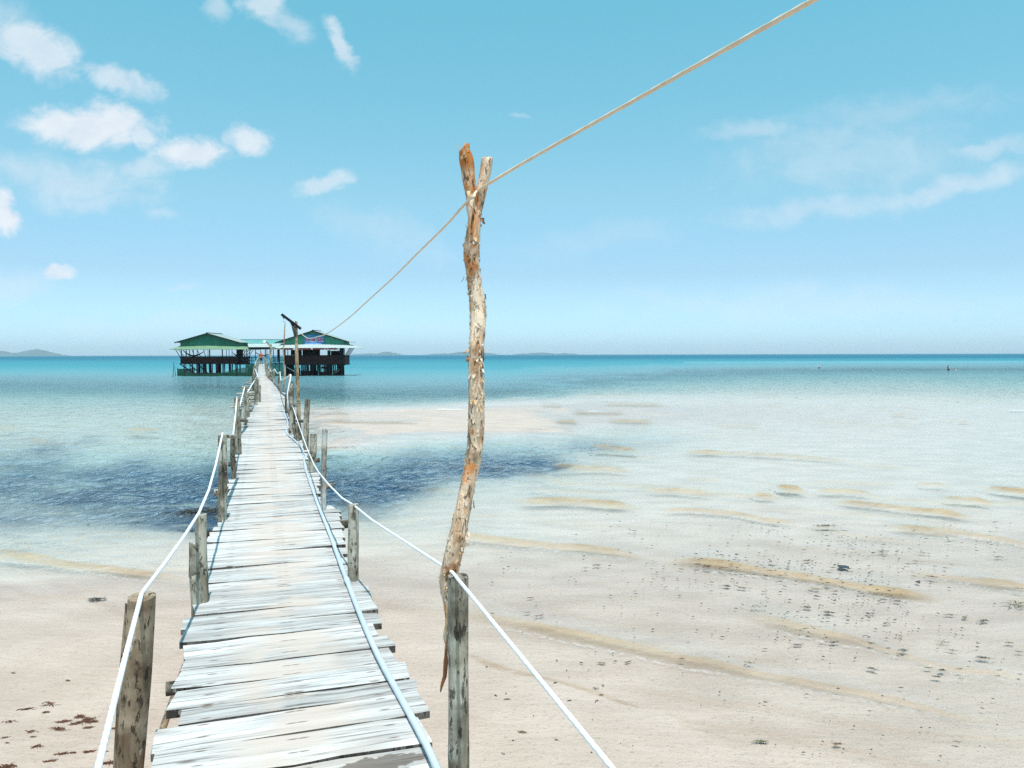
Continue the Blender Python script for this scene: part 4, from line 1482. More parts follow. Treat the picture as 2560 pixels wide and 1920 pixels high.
def pavilion(name, label, x0, x1, depth, apex_px, apex_py, eave, gable_bot, skirt_out, rail, stilts_bot, cols, gm, skm, mats, th_cols):
    """x0,x1 wall px; eave=(pxL,pyL,pxR,pyR); gable_bot py; skirt_out=(pxL,pxR,py); rail=(pyTop,pyBot)"""
    Y0, Y1 = BY, BY + depth
    X0, X1 = bx(x0), bx(x1)
    o = thing(name, label, 'pavilion', ((X0 + X1) / 2, (Y0 + Y1) / 2, 0))
    zg = bz(gable_bot)
    za = bz(apex_py)
    Xa = bx(apex_px)
    XL, XR, zl, zr = bx(eave[0]), bx(eave[2]), bz(eave[1]), bz(eave[3])
    zroof = lambda X: za + (zl - za) * (X - Xa) / (XL - Xa) if X < Xa else za + (zr - za) * (X - Xa) / (XR - Xa)
    # gable walls front and back
    for yy, nm in ((Y0, 'gable_wall'), (Y1, 'gable_wall')):
        P = [(X0, zg), (X1, zg), (X1, zroof(X1) - .05), (Xa, za - .05), (X0, zroof(X0) - .05)]
        v = [(x, yy, z) for x, z in P] + [(x, yy + .06, z) for x, z in P]
        f = [(0, 1, 2, 3, 4), (9, 8, 7, 6, 5)] + [(i, i + 5, (i + 1) % 5 + 5, (i + 1) % 5) for i in range(5)]
        w = MB().add(v, f).build(nm, gm, o)
        # sheet laps
        nb = 7
        for k in range(1, nb):
            X = X0 + (X1 - X0) * k / nb
            if yy == Y0:
                MB().box((X - .025, yy - .02, zg + .02), (X + .025, yy - .002, zroof(X) - .12)).build('batten', gm, w)
    # side walls above the skirts
    for X in (X0, X1):
        MB().box((X - .03, Y0 + .07, zg), (X + .03, Y1 - .01, zroof(X) - .06)).build('side_wall', gm, o)
    # roof
    yf, yb = Y0 - .55, Y1 + .55
    corrugated((Xa, yf, za), (Xa, yb, za), (XL, yf, zl), (XL, yb, zl), 40, .02, mats['roof'], 'roof_slope', o, .05)
    corrugated((Xa, yf, za), (Xa, yb, za), (XR, yf, zr), (XR, yb, zr), 40, .02, mats['roof'], 'roof_slope', o, .05)
    MB().bar((Xa, yf - .02, za + .04), (Xa, yb + .02, za + .04), .22, .09).build('ridge_cap', mats['trim'], o)
    for (a, b, z) in ((Xa, XL, zl), (Xa, XR, zr)):
        MB().bar((a, yf - .03, za - .07), (b, yf - .03, z - .07), .05, .15).build('barge_board', mats['trim'], o)
    # skirt roof round the walls
    zs = bz(skirt_out[2], BY - 1.3)
    SL, SR = bx(skirt_out[0], BY - 1.3), bx(skirt_out[1], BY - 1.3)
    ys, ye = Y0 - 1.3, Y1 + 1.0
    corrugated((X0, Y0 - .03, zg - .01), (X1, Y0 - .03, zg - .01), (SL, ys, zs), (SR, ys, zs), 44, .018, skm, 'skirt_roof', o, .04)
    corrugated((X0 - .035, Y0, zg - .01), (X0 - .035, Y1, zg - .01), (SL, ys, zs), (SL, ye, zs), 24, .018, skm, 'skirt_roof', o, .04)
    corrugated((X1 + .035, Y0, zg - .01), (X1 + .035, Y1, zg - .01), (SR, ys, zs), (SR, ye, zs), 24, .018, skm, 'skirt_roof', o, .04)
    # floor, rail boards
    zr0, zr1 = bz(rail[1]), bz(rail[0])
    MB().box((X0 - .1, Y0 - .1, zr0 - .1), (X1 + .1, Y1 + .1, zr0 + .02)).build('floor', M['darkwood'], o)
    zc = zg - .06
    def rail_run(p, q, n):
        for i in range(n):
            a, b = Vector(p).lerp(Vector(q), i / n), Vector(p).lerp(Vector(q), (i + 1) / n)
            d = (b - a).normalized() * .012
            h = random.uniform(-.02, .03)
            MB().bar((a + d).to_tuple()[:2] + ((zr0 + zr1) / 2 + .03 + h,), (b - d).to_tuple()[:2] + ((zr0 + zr1) / 2 + .03 + h,), .03, zr1 - zr0).build('rail_panel', M['rail'], o)
    rail_run((X0, Y0 - .04, 0), (X1, Y0 - .04, 0), 7)
    rail_run((X0 - .02, Y0, 0), (X0 - .02, Y1, 0), 4)
    rail_run((X1 + .02, Y0, 0), (X1 + .02, Y1, 0), 4)
    rail_run((X0, Y1 + .04, 0), (X1, Y1 + .04, 0), 7)
    MB().bar((X0 - .05, Y0 - .06, zr1 + .05), (X1 + .05, Y0 - .06, zr1 + .05), .09, .06).build('hand_rail', M['darkwood'], o)
    # columns
    for (px, py0, wpx, Yo) in cols:
        Y = Y0 + Yo
        w = wpx * Y / F
        MB().bar((bx(px, Y), Y, zr0), (bx(px, Y) + random.uniform(-.05, .05), Y, zc + .05), w, min(w, .2), 6).build('column', M['darkwood'], o)
    # stilts
    n = stilts_bot
    for k in range(n):
        X = X0 + .1 + (X1 - X0 - .2) * (k + random.uniform(-.25, .25)) / (n - 1)
        Y = Y0 + (0.05 if k % 3 else random.uniform(.4, depth))
        w = random.uniform(.10, .22)
        dx = random.uniform(-.12, .12)
        MB().bar((X + dx, Y, -3.0), (X, Y, zr0 - .08), w, w, 6).build('stilt', M['darkwood'], o)
    for k in range(int(n * .6)):
        X = X0 + random.uniform(.1, .95) * (X1 - X0)
        Y = Y0 + random.uniform(.8, depth)
        MB().bar((X, Y, -3.0), (X + random.uniform(-.2, .2), Y, zr0 - .08), .14, .14, 6).build('stilt', M['darkwood'], o)
    return o, dict(X0=X0, X1=X1, zr0=zr0, zr1=zr1, zg=zg, zs=zs, Y0=Y0, Y1=Y1, SL=SL, SR=SR)


M['roof_pale'] = mat_plain("dull_roof_sheet", (.30, .37, .35), .5, .12, 1.5)
TR = dict(roof=M['roof_pale'], trim=M['darkwood'])


def build_left():
    cols = [(455, 0, 2.2, 0), (466, 0, 2.4, .1), (475, 0, 2.0, 2.0), (485, 0, 1.6, 4.4), (494, 0, 1.5, 4.8), (521, 0, 1.2, 4.9), (525, 0, 2.8, 0), (557, 0, 2.8, 0),
            (566.5, 0, 1.3, 4.8), (573, 0, 1.3, 4.8), (581, 0, 1.4, 4.8), (593, 0, 2.6, 0), (607, 0, 2.6, 3.0), (612, 0, 1.4, 4.0), (618, 0, 2.0, 4.8)]
    o, g = pavilion('stilt_pavilion', 'stilt pavilion with plain dark green gable and pale green skirt roof, left of the boardwalk', 452, 596, 4.9, 522, 832.5,
                    (441, 855.5, 603, 855.5), 863.5, (424, 614, 873), (892, 908), 27, cols, M['gable'], M['roof_green'], TR, None)
    Y0, zr0, zr1, zs = g['Y0'], g['zr0'], g['zr1'], g['zs']
    # a dark partition block and eave braces
    MB().box((bx(592.5), Y0 + .25, zr0), (bx(601), Y0 + 1.3, g['zg'] - .1)).build('partition', M['darkwood'], o)
    for (a, b, yy) in ((452, 443.5, -.6), (463, 451, -.6), (478, 470, 1.5), (486, 476, 2.5), (492, 486, 3.5)):
        MB().bar((bx(a), Y0 + max(yy, 0), zr1 - .1), (bx(b), Y0 + yy, zs + .05), .07, .07).build('eave_brace', M['darkwood'], o)
    for (a, yy) in ((600, .4), (603, 1.4), (607, 2.4), (611, 3.4), (616, 4.4)):
        MB().bar((g['X1'], Y0 + yy, zr1 - .1), (g['X1'] + .85, Y0 + yy, zs + .1), .07, .07).build('eave_brace', M['darkwood'], o)
    # long diagonal braces between the stilts
    for (a, pa, b, pb) in ((451, 909, 490, 936), (474, 909, 505, 937), (495, 909, 525, 937)):
        MB().bar((bx(a), Y0 - .16, bz(pa)), (bx(b), Y0 - .16, bz(pb)), .16, .12).build('stilt_brace', M['darkwood'], o)
    MB().bar((bx(446), Y0 - .2, bz(938)), (bx(632), Y0 - .2, bz(937)), .16, .7).build('low_beam', M['darkwood'], o)
    # net round the foot
    def net(pts, nm='net'):
        v, f = [], []
        for i, (x, y, z0, z1) in enumerate(pts):
            v += [(x, y, z0), (x, y, z1)]
        for i in range(len(pts) - 1):
            f.append((2 * i, 2 * i + 2, 2 * i + 3, 2 * i + 1))
        MB().add(v, f).build(nm, M['net'], o)
    YN = Y0 - 1.0
    hgt = [921.5, 922, 922.5, 932, 934, 934, 933, 931, 928, 925, 922, 919, 917]
    pxn = [444, 452, 461, 466, 480, 500, 530, 556, 570, 580, 592, 610, 631]
    net([(bx(p, YN), YN + .1 * math.sin(p), -.6, bz(h, YN)) for p, h in zip(pxn, hgt)])
    net([(bx(444, YN), YN, -.6, bz(921.5, YN)), (bx(444, YN) - .1, YN + 3, -.6, bz(921.5, YN) - .05), (bx(444, YN), YN + 6.2, -.6, bz(922, YN))])
    for p in (444, 461, 592, 618, 631):
        MB().bar((bx(p, YN), YN - .05, -2.5), (bx(p, YN), YN - .05, bz(919, YN)), .08, .08, 6).build('net_stake', M['darkwood'] if p != 618 else M['post'], o)
    # hammocks
    def hammock(pxa, pya, pxb, pyb, sagpy, Y, label):
        A, B = at_y(pxa, pya, Y), at_y(pxb, pyb, Y)
        zs_ = at_y((pxa + pxb) / 2, sagpy, Y).z
        h = thing('hammock', label, 'hammock', (A + B) / 2)
        v, f = [], []
        n = 14
        for i in range(n + 1):
            t = i / n
            p = A.lerp(B, t)
            sag = 4 * t * (1 - t)
            p.z = p.z * (1 - sag) + zs_ * sag
            w = .34 * math.sin(math.pi * t) ** .6 + .03
            for j, e in enumerate((-1, 0, 1)):
                v.append(p + Vector((0, e * w, .16 * abs(e) * math.sin(math.pi * t))))
            for j, e in enumerate((1, 0, -1)):
                v.append(p + Vector((0, e * w, .16 * abs(e) * math.sin(math.pi * t) - .04)))
        for i in range(n):
            a, b = 6 * i, 6 * i + 6
            for j in range(6):
                f.append((a + j, a + (j + 1) % 6, b + (j + 1) % 6, b + j))
        MB().add(v, f).build('cloth', M['darkwood'], h)
        for P_, i in ((A, 0), (B, n)):
            MB().bar(P_, P_ + Vector((-.25 if i == 0 else .25, 0, .14)), .03).build('cord', M['darkwood'], h)
    hammock(456, 873.5, 511, 878, 890.5, Y0 + 1.6, 'large dark hammock slung across the left half of the green pavilion')
    hammock(583, 882, 599, 885, 889.5, Y0 + 2.6, 'small dark hammock beside the dark partition in the green pavilion')


build_left()


def build_right():
    cols = [(713, 0, 3.5, 0), (784, 0, 5.0, 0), (852, 0, 6.0, 0), (730, 0, 1.3, 1.5), (751, 0, 1.0, 2.0), (775, 0, 1.2, 2.0), (797, 0, 1.0, 3.0), (846, 0, 1.4, 2.0), (838, 0, 1.2, 3.0), (720, 0, 2.0, 3.0), (862, 0, 2.0, 3.4)]
    o, g = pavilion('stilt_pavilion', 'stilt pavilion with a shop sign on its light green gable and a white skirt roof', 711, 861, 3.6, 785, 826.5,
                    (692, 856, 876, 855), 860.5, (684.5, 890, 870), (889.5, 911), 30, cols, M['gable2'], M['roof_white'], TR, None)
    Y0, Y1, zr0, zr1, zs, zg = g['Y0'], g['Y1'], g['zr0'], g['zr1'], g['zs'], g['zg']
    MB().bar((bx(785), Y0 - .03, bz(828.5)), (bx(785), Y0 - .03, bz(838)), .2, .03).build('vent_strip', M['roof_green'], o)
    MB().box((bx(752), Y0 - .05, bz(837.6)), (bx(812), Y0 - .005, bz(836.9))).build('gable_rail', M['roof_green'], o)
    # rolled red awnings under the eave
    for (a, b) in ((719, 738), (750, 782), (788, 815), (817, 823), (825, 847)):
        v, f = tube([(0, 0, 0, .14), (bx(b) - bx(a), 0, 0, .14)], 10, .5, .05, 3, a)
        mesh('awning_roll', v, f, M['red'], o, Vector((bx(a), Y0 - .95, bz(872.3, Y0 - .95))), True)
    # back screens that leave the two bright openings
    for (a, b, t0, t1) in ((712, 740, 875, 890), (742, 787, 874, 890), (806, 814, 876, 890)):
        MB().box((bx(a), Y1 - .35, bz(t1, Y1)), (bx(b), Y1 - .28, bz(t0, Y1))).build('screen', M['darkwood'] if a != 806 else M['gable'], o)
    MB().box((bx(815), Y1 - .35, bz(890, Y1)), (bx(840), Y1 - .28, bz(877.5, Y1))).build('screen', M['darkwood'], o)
    MB().box((bx(848), Y0 + .3, zr0), (bx(857), Y0 + .9, zg - .1)).build('partition', M['darkwood'], o)
    for yy in (-.3, .5, 1.3, 2.1, 2.9):
        MB().bar((g['X1'] + .02, Y0 + max(yy, 0), zr1 - .2), (g['X1'] + .95, Y0 + yy, zs + .12), .07, .07).build('eave_brace', M['darkwood'], o)
    MB().bar((g['X1'] - .3, Y0 - .2, bz(916)), (g['X1'] + .35, Y0 - .2, bz(911)), .1, .1).build('eave_brace', M['darkwood'], o)
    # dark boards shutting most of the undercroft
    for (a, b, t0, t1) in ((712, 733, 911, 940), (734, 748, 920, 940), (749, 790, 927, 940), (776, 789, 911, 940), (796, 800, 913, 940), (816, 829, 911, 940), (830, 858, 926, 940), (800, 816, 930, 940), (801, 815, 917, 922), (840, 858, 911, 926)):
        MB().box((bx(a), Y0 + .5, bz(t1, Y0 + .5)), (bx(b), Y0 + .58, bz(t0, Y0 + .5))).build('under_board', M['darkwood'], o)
    MB().bar((bx(833), Y0 - .14, bz(935)), (bx(846), Y0 - .14, bz(921)), .05).build('stilt_brace', M['post'], o)
    MB().bar((bx(838), Y0 - .14, bz(933)), (bx(850), Y0 - .14, bz(924)), .05).build('stilt_brace', M['post'], o)
    MB().bar((bx(718), Y0 - .14, bz(918)), (bx(738), Y0 - .14, bz(929)), .14, .1).build('stilt_brace', M['metal'], o)
    # the shop sign
    A, B = (762.5, 837.5), (811.5, 861)
    Ys = Y0 - .12
    s = thing('shop_sign', 'blue shop sign with red lettering on the light green gable', 'sign', (bx(787, Ys), Ys, bz(861, Ys)))
    MB().box((bx(A[0], Ys), Ys, bz(B[1], Ys)), (bx(B[0], Ys), Ys + .04, bz(A[1], Ys))).build('board', M['sign_blue'], s)
    MB().box((bx(764, Ys), Ys - .006, bz(855.5, Ys)), (bx(810, Ys), Ys - .002, bz(845.0, Ys))).build('name_band', M['sign_white'], s)
    MB().box((bx(764, Ys), Ys - .006, bz(841.8, Ys)), (bx(778, Ys), Ys - .002, bz(840.0, Ys))).build('small_print', M['roof_green'], s)
    x = 764.5
    for w in (2.6, 3.4, 2.4, 4.2, 6.0, 2.2, 3.8, 4.6, 5.0, 4.0):
        MB().box((bx(x, Ys), Ys - .006, bz(861.6, Ys)), (bx(x + w - .8, Ys), Ys - .002, bz(858.9, Ys))).build('small_print', M['sign_white'], s)
        x += w + .35
    fc = bpy.data.curves.new('lettering', 'FONT')
    fc.body = "SON HAI QUAN"
    fc.size = 1.0
    fc.offset = 0.03
    fc.extrude = .008
    tmp = bpy.data.objects.new('lettering_source', fc)
    C.objects.link(tmp)
    bpy.context.view_layer.update()
    me = bpy.data.meshes.new_from_object(tmp.evaluated_get(bpy.context.evaluated_depsgraph_get()))
    bpy.data.objects.remove(tmp)
    co = np.array([v.co for v in me.vertices])
    mn, mxx = co.min(0), co.max(0)
    tw, th = bx(810.3, Ys) - bx(763.7, Ys), bz(844.6, Ys) - bz(855.4, Ys)
    for v in me.vertices:
        x_, y_, z_ = v.co
        v.co = ((x_ - mn[0]) / (mxx[0] - mn[0]) * tw, -z_ - .016, (y_ - mn[1]) / (mxx[1] - mn[1]) * th)
    me.materials.clear()
    me.materials.append(M['sign_red'])
    me.name = 'lettering'
    lo = bpy.data.objects.new('lettering', me)
    link(lo, s, Vector((bx(763.7, Ys), Ys, bz(855.4, Ys))))
    # odds and ends inside
    b0 = Vector((bx(734, Y0 + .6), Y0 + .6, bz(890.0, Y0 + .6)))
    v, f = tube([(0, 0, 0, .10), (0, 0, .05, .2), (0, 0, .16, .22)], 12, .05)
    w = mesh('wash_basin', v, f, M['white'], None, b0, True)
    tag(w, 'white basin on the rail inside the signed pavilion', 'basin')
    t0 = thing('table', 'small table behind the rail of the signed pavilion', 'table', (bx(795, Y0 + 1.6), Y0 + 1.6, zr0))
    MB().box((bx(790, Y0 + 1.6), Y0 + 1.2, zr1 - .02), (bx(802, Y0 + 1.6), Y0 + 2.0, zr1 + .03)).build('table_top', M['darkwood'], t0)
    for (px, yy) in ((791, 1.25), (801, 1.25), (791, 1.95), (801, 1.95)):
        MB().bar((bx(px, Y0 + 1.6), Y0 + yy, zr0 + .02), (bx(px, Y0 + 1.6), Y0 + yy, zr1 - .02), .05).build('leg', M['darkwood'], t0)


build_right()


def build_middle():
    Y0, Y1 = 116.6, 119.6
    o = thing('link_shelter', 'low teal-roofed shelter on stilts joining the two pavilions', 'shelter', (bx(665, 118), 118, 0))
    XL, XR = bx(592, Y1), bx(712, Y1)
    corrugated((XL, Y1, bz(849, Y1)), (XR, Y1, bz(849, Y1)), (bx(598, 118), 118, bz(858.5, 118)), (XR, 118, bz(858.5, 118)), 40, .02, M['roof_teal'], 'upper_roof', o, .05)
    corrugated((bx(620, 117.7), 117.7, bz(859, 117.7)), (bx(712, 117.7), 117.7, bz(859, 117.7)), (bx(622, 115.6), 115.6, bz(867.5, 115.6)), (bx(706, 115.6), 115.6, bz(867.5, 115.6)), 40, .02, M['roof_white'], 'lower_roof', o, .04)
    MB().bar((XL, Y1, bz(848.8, Y1)), (XR, Y1, bz(848.8, Y1)), .1, .06).build('ridge_cap', M['darkwood'], o)
    MB().box((bx(622, 115.7), 115.7, bz(873.5, 115.7)), (bx(711, 115.7), 115.76, bz(868, 115.7))).build('fascia', M['darkwood'], o)
    for (px, w, Y) in ((639.5, 1.6, 116), (664, 2.2, 117), (668, 1.2, 118.5), (684, 1.8, 117), (697, 7.0, 118), (625, 1.4, 119), (652, 1.0, 119.4)):
        MB().bar((bx(px, Y), Y, bz(906, Y)), (bx(px, Y), Y, bz(868, Y)), w * Y / F, .15, 6).build('column', M['darkwood'], o)
    zf = 1.80
    MB().box((bx(600, 117), 114.6, zf - .1), (bx(713, 117), 120.0, zf)).build('floor', M['darkwood'], o)
    for (a, b, py, m_, Y) in ((619, 644, 893.5, 'darkwood', 115.5), (619, 641, 898, 'post', 115.4), (618, 641, 901, 'darkwood', 115.3), (620, 639, 904, 'post', 115.4),
                              (676, 711, 894.5, 'darkwood', 115.6), (678, 708, 897.5, 'post', 115.5), (676, 711, 900, 'darkwood', 115.4), (677, 709, 902.5, 'post_pale', 115.5), (676, 711, 905, 'darkwood', 115.4), (679, 709, 908, 'post', 115.5)):
        MB().bar((bx(a, Y), Y, bz(py, Y)), (bx(b, Y), Y, bz(py + random.uniform(-.6, .6), Y)), .06, .075).build('rail', M[m_], o)
    for px in (620, 630, 640, 678, 688, 699, 709):
        Y = 115.3
        MB().bar((bx(px, Y), Y, -3), (bx(px, Y), Y, bz(892, Y)), .12, .12, 6).build('stilt', M['darkwood'], o)
    for (a, b) in ((614, 640), (679, 712)):
        YN = 114.4
        v, f = [], []
        n = 8
        for i in range(n + 1):
            X = bx(a + (b - a) * i / n, YN)
            v += [(X, YN + .08 * math.sin(i * 2), -.6), (X, YN + .08 * math.sin(i * 2), bz(911 + (i % 3) * .8, YN))]
        for i in range(n):
            f.append((2 * i, 2 * i + 2, 2 * i + 3, 2 * i + 1))
        MB().add(v, f).build('net', M['net'], o)
    # a bench rail the walker passes: dark hammock-like sling over the entrance
    MB().bar((bx(639, 115.8), 115.8, bz(881, 115.8)), (bx(651, 115.8), 115.8, bz(888, 115.8)), .10).build('sling', M['darkwood'], o)
    MB().bar((bx(656, 115.8), 115.8, bz(889, 115.8)), (bx(673, 115.8), 115.8, bz(886.5, 115.8)), .12).build('sling', M['darkwood'], o)


build_middle()

# ------------------------------------------------------------------ people
def skin_mesh(verts, edges, radii, mat, name, parent, loc, sub=2, root=0):
    me = bpy.data.meshes.new(name + '_cage')
    me.from_pydata(verts, edges, [])
    ob = bpy.data.objects.new(name + '_cage', me)
    C.objects.link(ob)
    sm = ob.modifiers.new('skin', 'SKIN')
    sm.use_smooth_shade = True
    for i, r in enumerate(radii):
        sv = me.skin_vertices[0].data[i]
        sv.radius = (r, r) if not isinstance(r, tuple) else r
        sv.use_root = (i == root)
    ss = ob.modifiers.new('sub', 'SUBSURF')
    ss.levels = sub
    ss.render_levels = sub
    bpy.context.view_layer.update()
    dg = bpy.context.evaluated_depsgraph_get()
    m2 = bpy.data.meshes.new_from_object(ob.evaluated_get(dg))
    bpy.data.objects.remove(ob)
    m2.materials.clear()
    m2.materials.append(mat)
    m2.polygons.foreach_set('use_smooth', [True] * len(m2.polygons))
    m2.name = name
    o = bpy.data.objects.new(name, m2)
    return link(o, parent, loc)


def person(label, loc, H, J, skin, clothes, hair_pts, face=0.0):
    """J: joint name -> (x,y,z) in units of body height, feet at z=0; x right, y away"""
    o = thing('person', label, 'person', loc)
    names = list(J)
    rad = dict(pelvis=.075, waist=.066, chest=.078, neck=.030, head=.047, crown=.040, lsh=.038, rsh=.038, lel=.026, rel=.026, lwr=.018, rwr=.018, lha=.019, rha=.019, lhip=.052, rhip=.052,
               lkn=.034, rkn=.034, lan=.021, ran=.021, lto=.019, rto=.019)
    E = [('pelvis', 'waist'), ('waist', 'chest'), ('chest', 'neck'), ('neck', 'head'), ('head', 'crown'), ('chest', 'lsh'), ('lsh', 'lel'), ('lel', 'lwr'), ('lwr', 'lha'), ('chest', 'rsh'), ('rsh', 'rel'), ('rel', 'rwr'), ('rwr', 'rha'),
         ('pelvis', 'lhip'), ('lhip', 'lkn'), ('lkn', 'lan'), ('lan', 'lto'), ('pelvis', 'rhip'), ('rhip', 'rkn'), ('rkn', 'ran'), ('ran', 'rto')]
    c, s = math.cos(face), math.sin(face)
    def W(p):
        return (H * (p[0] * c - p[1] * s), H * (p[0] * s + p[1] * c), H * p[2])
    V = [W(J[n]) for n in names]
    skin_mesh(V, [(names.index(a), names.index(b)) for a, b in E if a in names and b in names], [rad[n] * H for n in names], skin, 'body', o, loc, 2, names.index('pelvis'))
    for (nm, chain, grow, mat) in clothes:
        ns = []
        ed = []
        for a, b in chain:
            for n in (a, b):
                if n not in ns:
                    ns.append(n)
            ed.append((ns.index(a), ns.index(b)))
        skin_mesh([W(J[n]) for n in ns], ed, [rad[n] * H * grow + .004 for n in ns], mat, nm, o, loc, 2)
    hv = [W(p[:3]) for p in hair_pts]
    skin_mesh(hv, [(i, i + 1) for i in range(len(hv) - 1)], [p[3] * H for p in hair_pts], M['hair'], 'hair', o, loc, 2)
    # nose and ears on the head
    h = Vector(W(J['head']))
    fd = Vector((-s * -1, c * -1, 0)) if False else Vector((s, -c, 0))
    sd = Vector((c, s, 0))
    for nm, off, r in (('nose', fd * .046 * H + Vector((0, 0, .002)), .010 * H), ('ear', sd * .045 * H, .012 * H), ('ear', -sd * .045 * H, .012 * H)):
        v, f = tube([(*(off + Vector((0, 0, -r * 1.2))), r * .5), (*off, r), (*(off + Vector((0, 0, r * 1.2))), r * .5)], 6, .01)
        mesh(nm, v, f, skin, o, Vector(loc) + h, True)
    return o


WALK = dict(pelvis=(0, 0, .52), waist=(0, 0, .60), chest=(0, 0, .73), neck=(0, 0, .845), head=(0, -.005, .915), crown=(0, 0, .96),
            lsh=(-.115, 0, .80), lel=(-.15, .03, .64), lwr=(-.15, -.03, .50), lha=(-.15, -.05, .45), rsh=(.115, 0, .80), rel=(.15, -.03, .64), rwr=(.15, -.09, .51), rha=(.15, -.11, .47),
            lhip=(-.05, 0, .50), lkn=(-.055, -.07, .28), lan=(-.05, -.05, .045), lto=(-.05, -.12, .02), rhip=(.05, 0, .50), rkn=(.055, .02, .28), ran=(.05, .13, .07), rto=(.05, .08, .02))
TOP = [('waist', 'chest'), ('chest', 'lsh'), ('lsh', 'lel'), ('chest', 'rsh'), ('rsh', 'rel')]
TORSO = [('pelvis', 'waist'), ('waist', 'chest')]
SHORTS = [('pelvis', 'lhip'), ('lhip', 'lkn'), ('pelvis', 'rhip'), ('rhip', 'rkn')]
SHORT_HAIR = [(0, .012, .905, .044), (0, .012, .945, .050), (0, .004, .975, .036)]

fp = deck_px(653, 912)
person('man in a red shirt and dark shorts walking on the far end of the boardwalk', (fp.x, fp.y, zdeck(st_of(fp)[0]) + .005), 1.68, WALK, M['skin'],
       [('shirt', TOP, 1.16, M['shirt_red']), ('shorts', SHORTS, 1.2, M['shorts_dark'])], SHORT_HAIR)

# bathers: feet on the seabed
def bather(px, py_water, label, H, J, skin, clothes, hair, face, sub):
    w = on_z(px, py_water, 0)
    return person(label, (w.x, w.y, -sub), H, J, skin, clothes, hair, face)


BEND = dict(WALK)
BEND.update(dict(waist=(.0, -.05, .60), chest=(.0, -.17, .70), neck=(0, -.27, .765), head=(0, -.34, .80), crown=(0, -.38, .825), lsh=(-.11, -.20, .74), lel=(-.13, -.24, .58), lwr=(-.13, -.30, .46), lha=(-.13, -.32, .42), rsh=(.11, -.20, .74), rel=(.13, -.24, .58), rwr=(.13, -.30, .46), rha=(.13, -.32, .42), ran=(.05, .0, .045), rto=(.05, -.07, .02), rkn=(.055, -.03, .28)))
bather(2047.5, 921, 'bather in a pink top bending forward in the sea, alone', 1.62, BEND, M['skin_pale'],
       [('shirt', [('pelvis', 'waist'), ('waist', 'chest'), ('chest', 'lsh'), ('chest', 'rsh')], 1.14, M['shirt_pink']), ('shorts', SHORTS, 1.16, M['swim_dark'])],
       [(0, -.30, .80, .046), (0, -.345, .83, .052), (0, -.385, .845, .036)], math.radians(70), .72)
STAND = dict(WALK)
STAND.update(dict(neck=(0, -.01, .845), head=(0, -.035, .91), crown=(0, -.035, .955), lel=(-.14, -.04, .64), lwr=(-.10, -.16, .62), lha=(-.09, -.21, .61), rel=(.14, -.04, .64), rwr=(.10, -.16, .60), rha=(.09, -.21, .59), lkn=(-.055, -.01, .28), lan=(-.05, 0, .045), lto=(-.05, -.07, .02), rkn=(.055, -.01, .28), ran=(.05, 0, .045), rto=(.05, -.07, .02)))
bather(2371, 926, 'woman with long dark hair standing waist-deep in the sea, looking down', 1.60, STAND, M['skin_pale'],
       [('swimsuit', TORSO, 1.08, M['swim_dark']), ('shorts', SHORTS, 1.1, M['swim_dark'])],
       [(0, -.03, .975, .036), (0, -.02, .94, .056), (0, .03, .88, .052), (0, .065, .80, .050), (0, .075, .70, .046), (0, .07, .62, .034)], math.radians(80), .66)
CH = dict(BEND)
bather(2390, 928, 'child in a white top crouching in the sea beside the woman', 1.25, CH, M['skin_pale'],
       [('shirt', [('pelvis', 'waist'), ('waist', 'chest'), ('chest', 'lsh'), ('chest', 'rsh')], 1.2, M['shirt_white']), ('shorts', SHORTS, 1.16, M['shirt_white'])],
       [(0, -.30, .80, .048), (0, -.345, .83, .056), (0, -.385, .845, .040)], math.radians(-70), .64)

# ------------------------------------------------------------------ seaweed and litter on the sand
def weed_mesh(w, rng, blades, flat=.25):
    blades = int(blades * rng.uniform(.35, 1.1)) + 4
    w = w * rng.uniform(.75, 1.25)
    asp, sk = rng.uniform(.07, .2), rng.uniform(-.3, .3)
    """a matted tuft: w across, many bent blades"""
    v, f = [], []
    for b in range(blades):
        a = rng.uniform(0, 2 * math.pi)
        cx_ = rng.normal(0, .25)
        c = np.array([cx_ * w, (rng.normal(0, asp) + sk * cx_) * w, 0])
        L = rng.uniform(.18, .5) * w
        wd = rng.uniform(.012, .035) * w + .0015
        d = np.array([math.cos(a), math.sin(a) * .7, 0])
        n = np.array([-d[1], d[0], 0])
        z0 = rng.uniform(.002, .10) * w * flat * 2
        bend = rng.normal(0, .25) * L
        k = len(v)
        for i, t in enumerate((0, .5, 1)):
            p = c + d * L * t + n * bend * t * t + np.array([0, 0, z0 * (1 - .6 * t) + .002 + .10 * w * flat * math.sin(t * 3)])
            ww = wd * (1 - .55 * t)
            v += [p - n * ww, p + n * ww]
        f += [(k, k + 1, k + 3, k + 2), (k + 2, k + 3, k + 5, k + 4)]
    return v, f


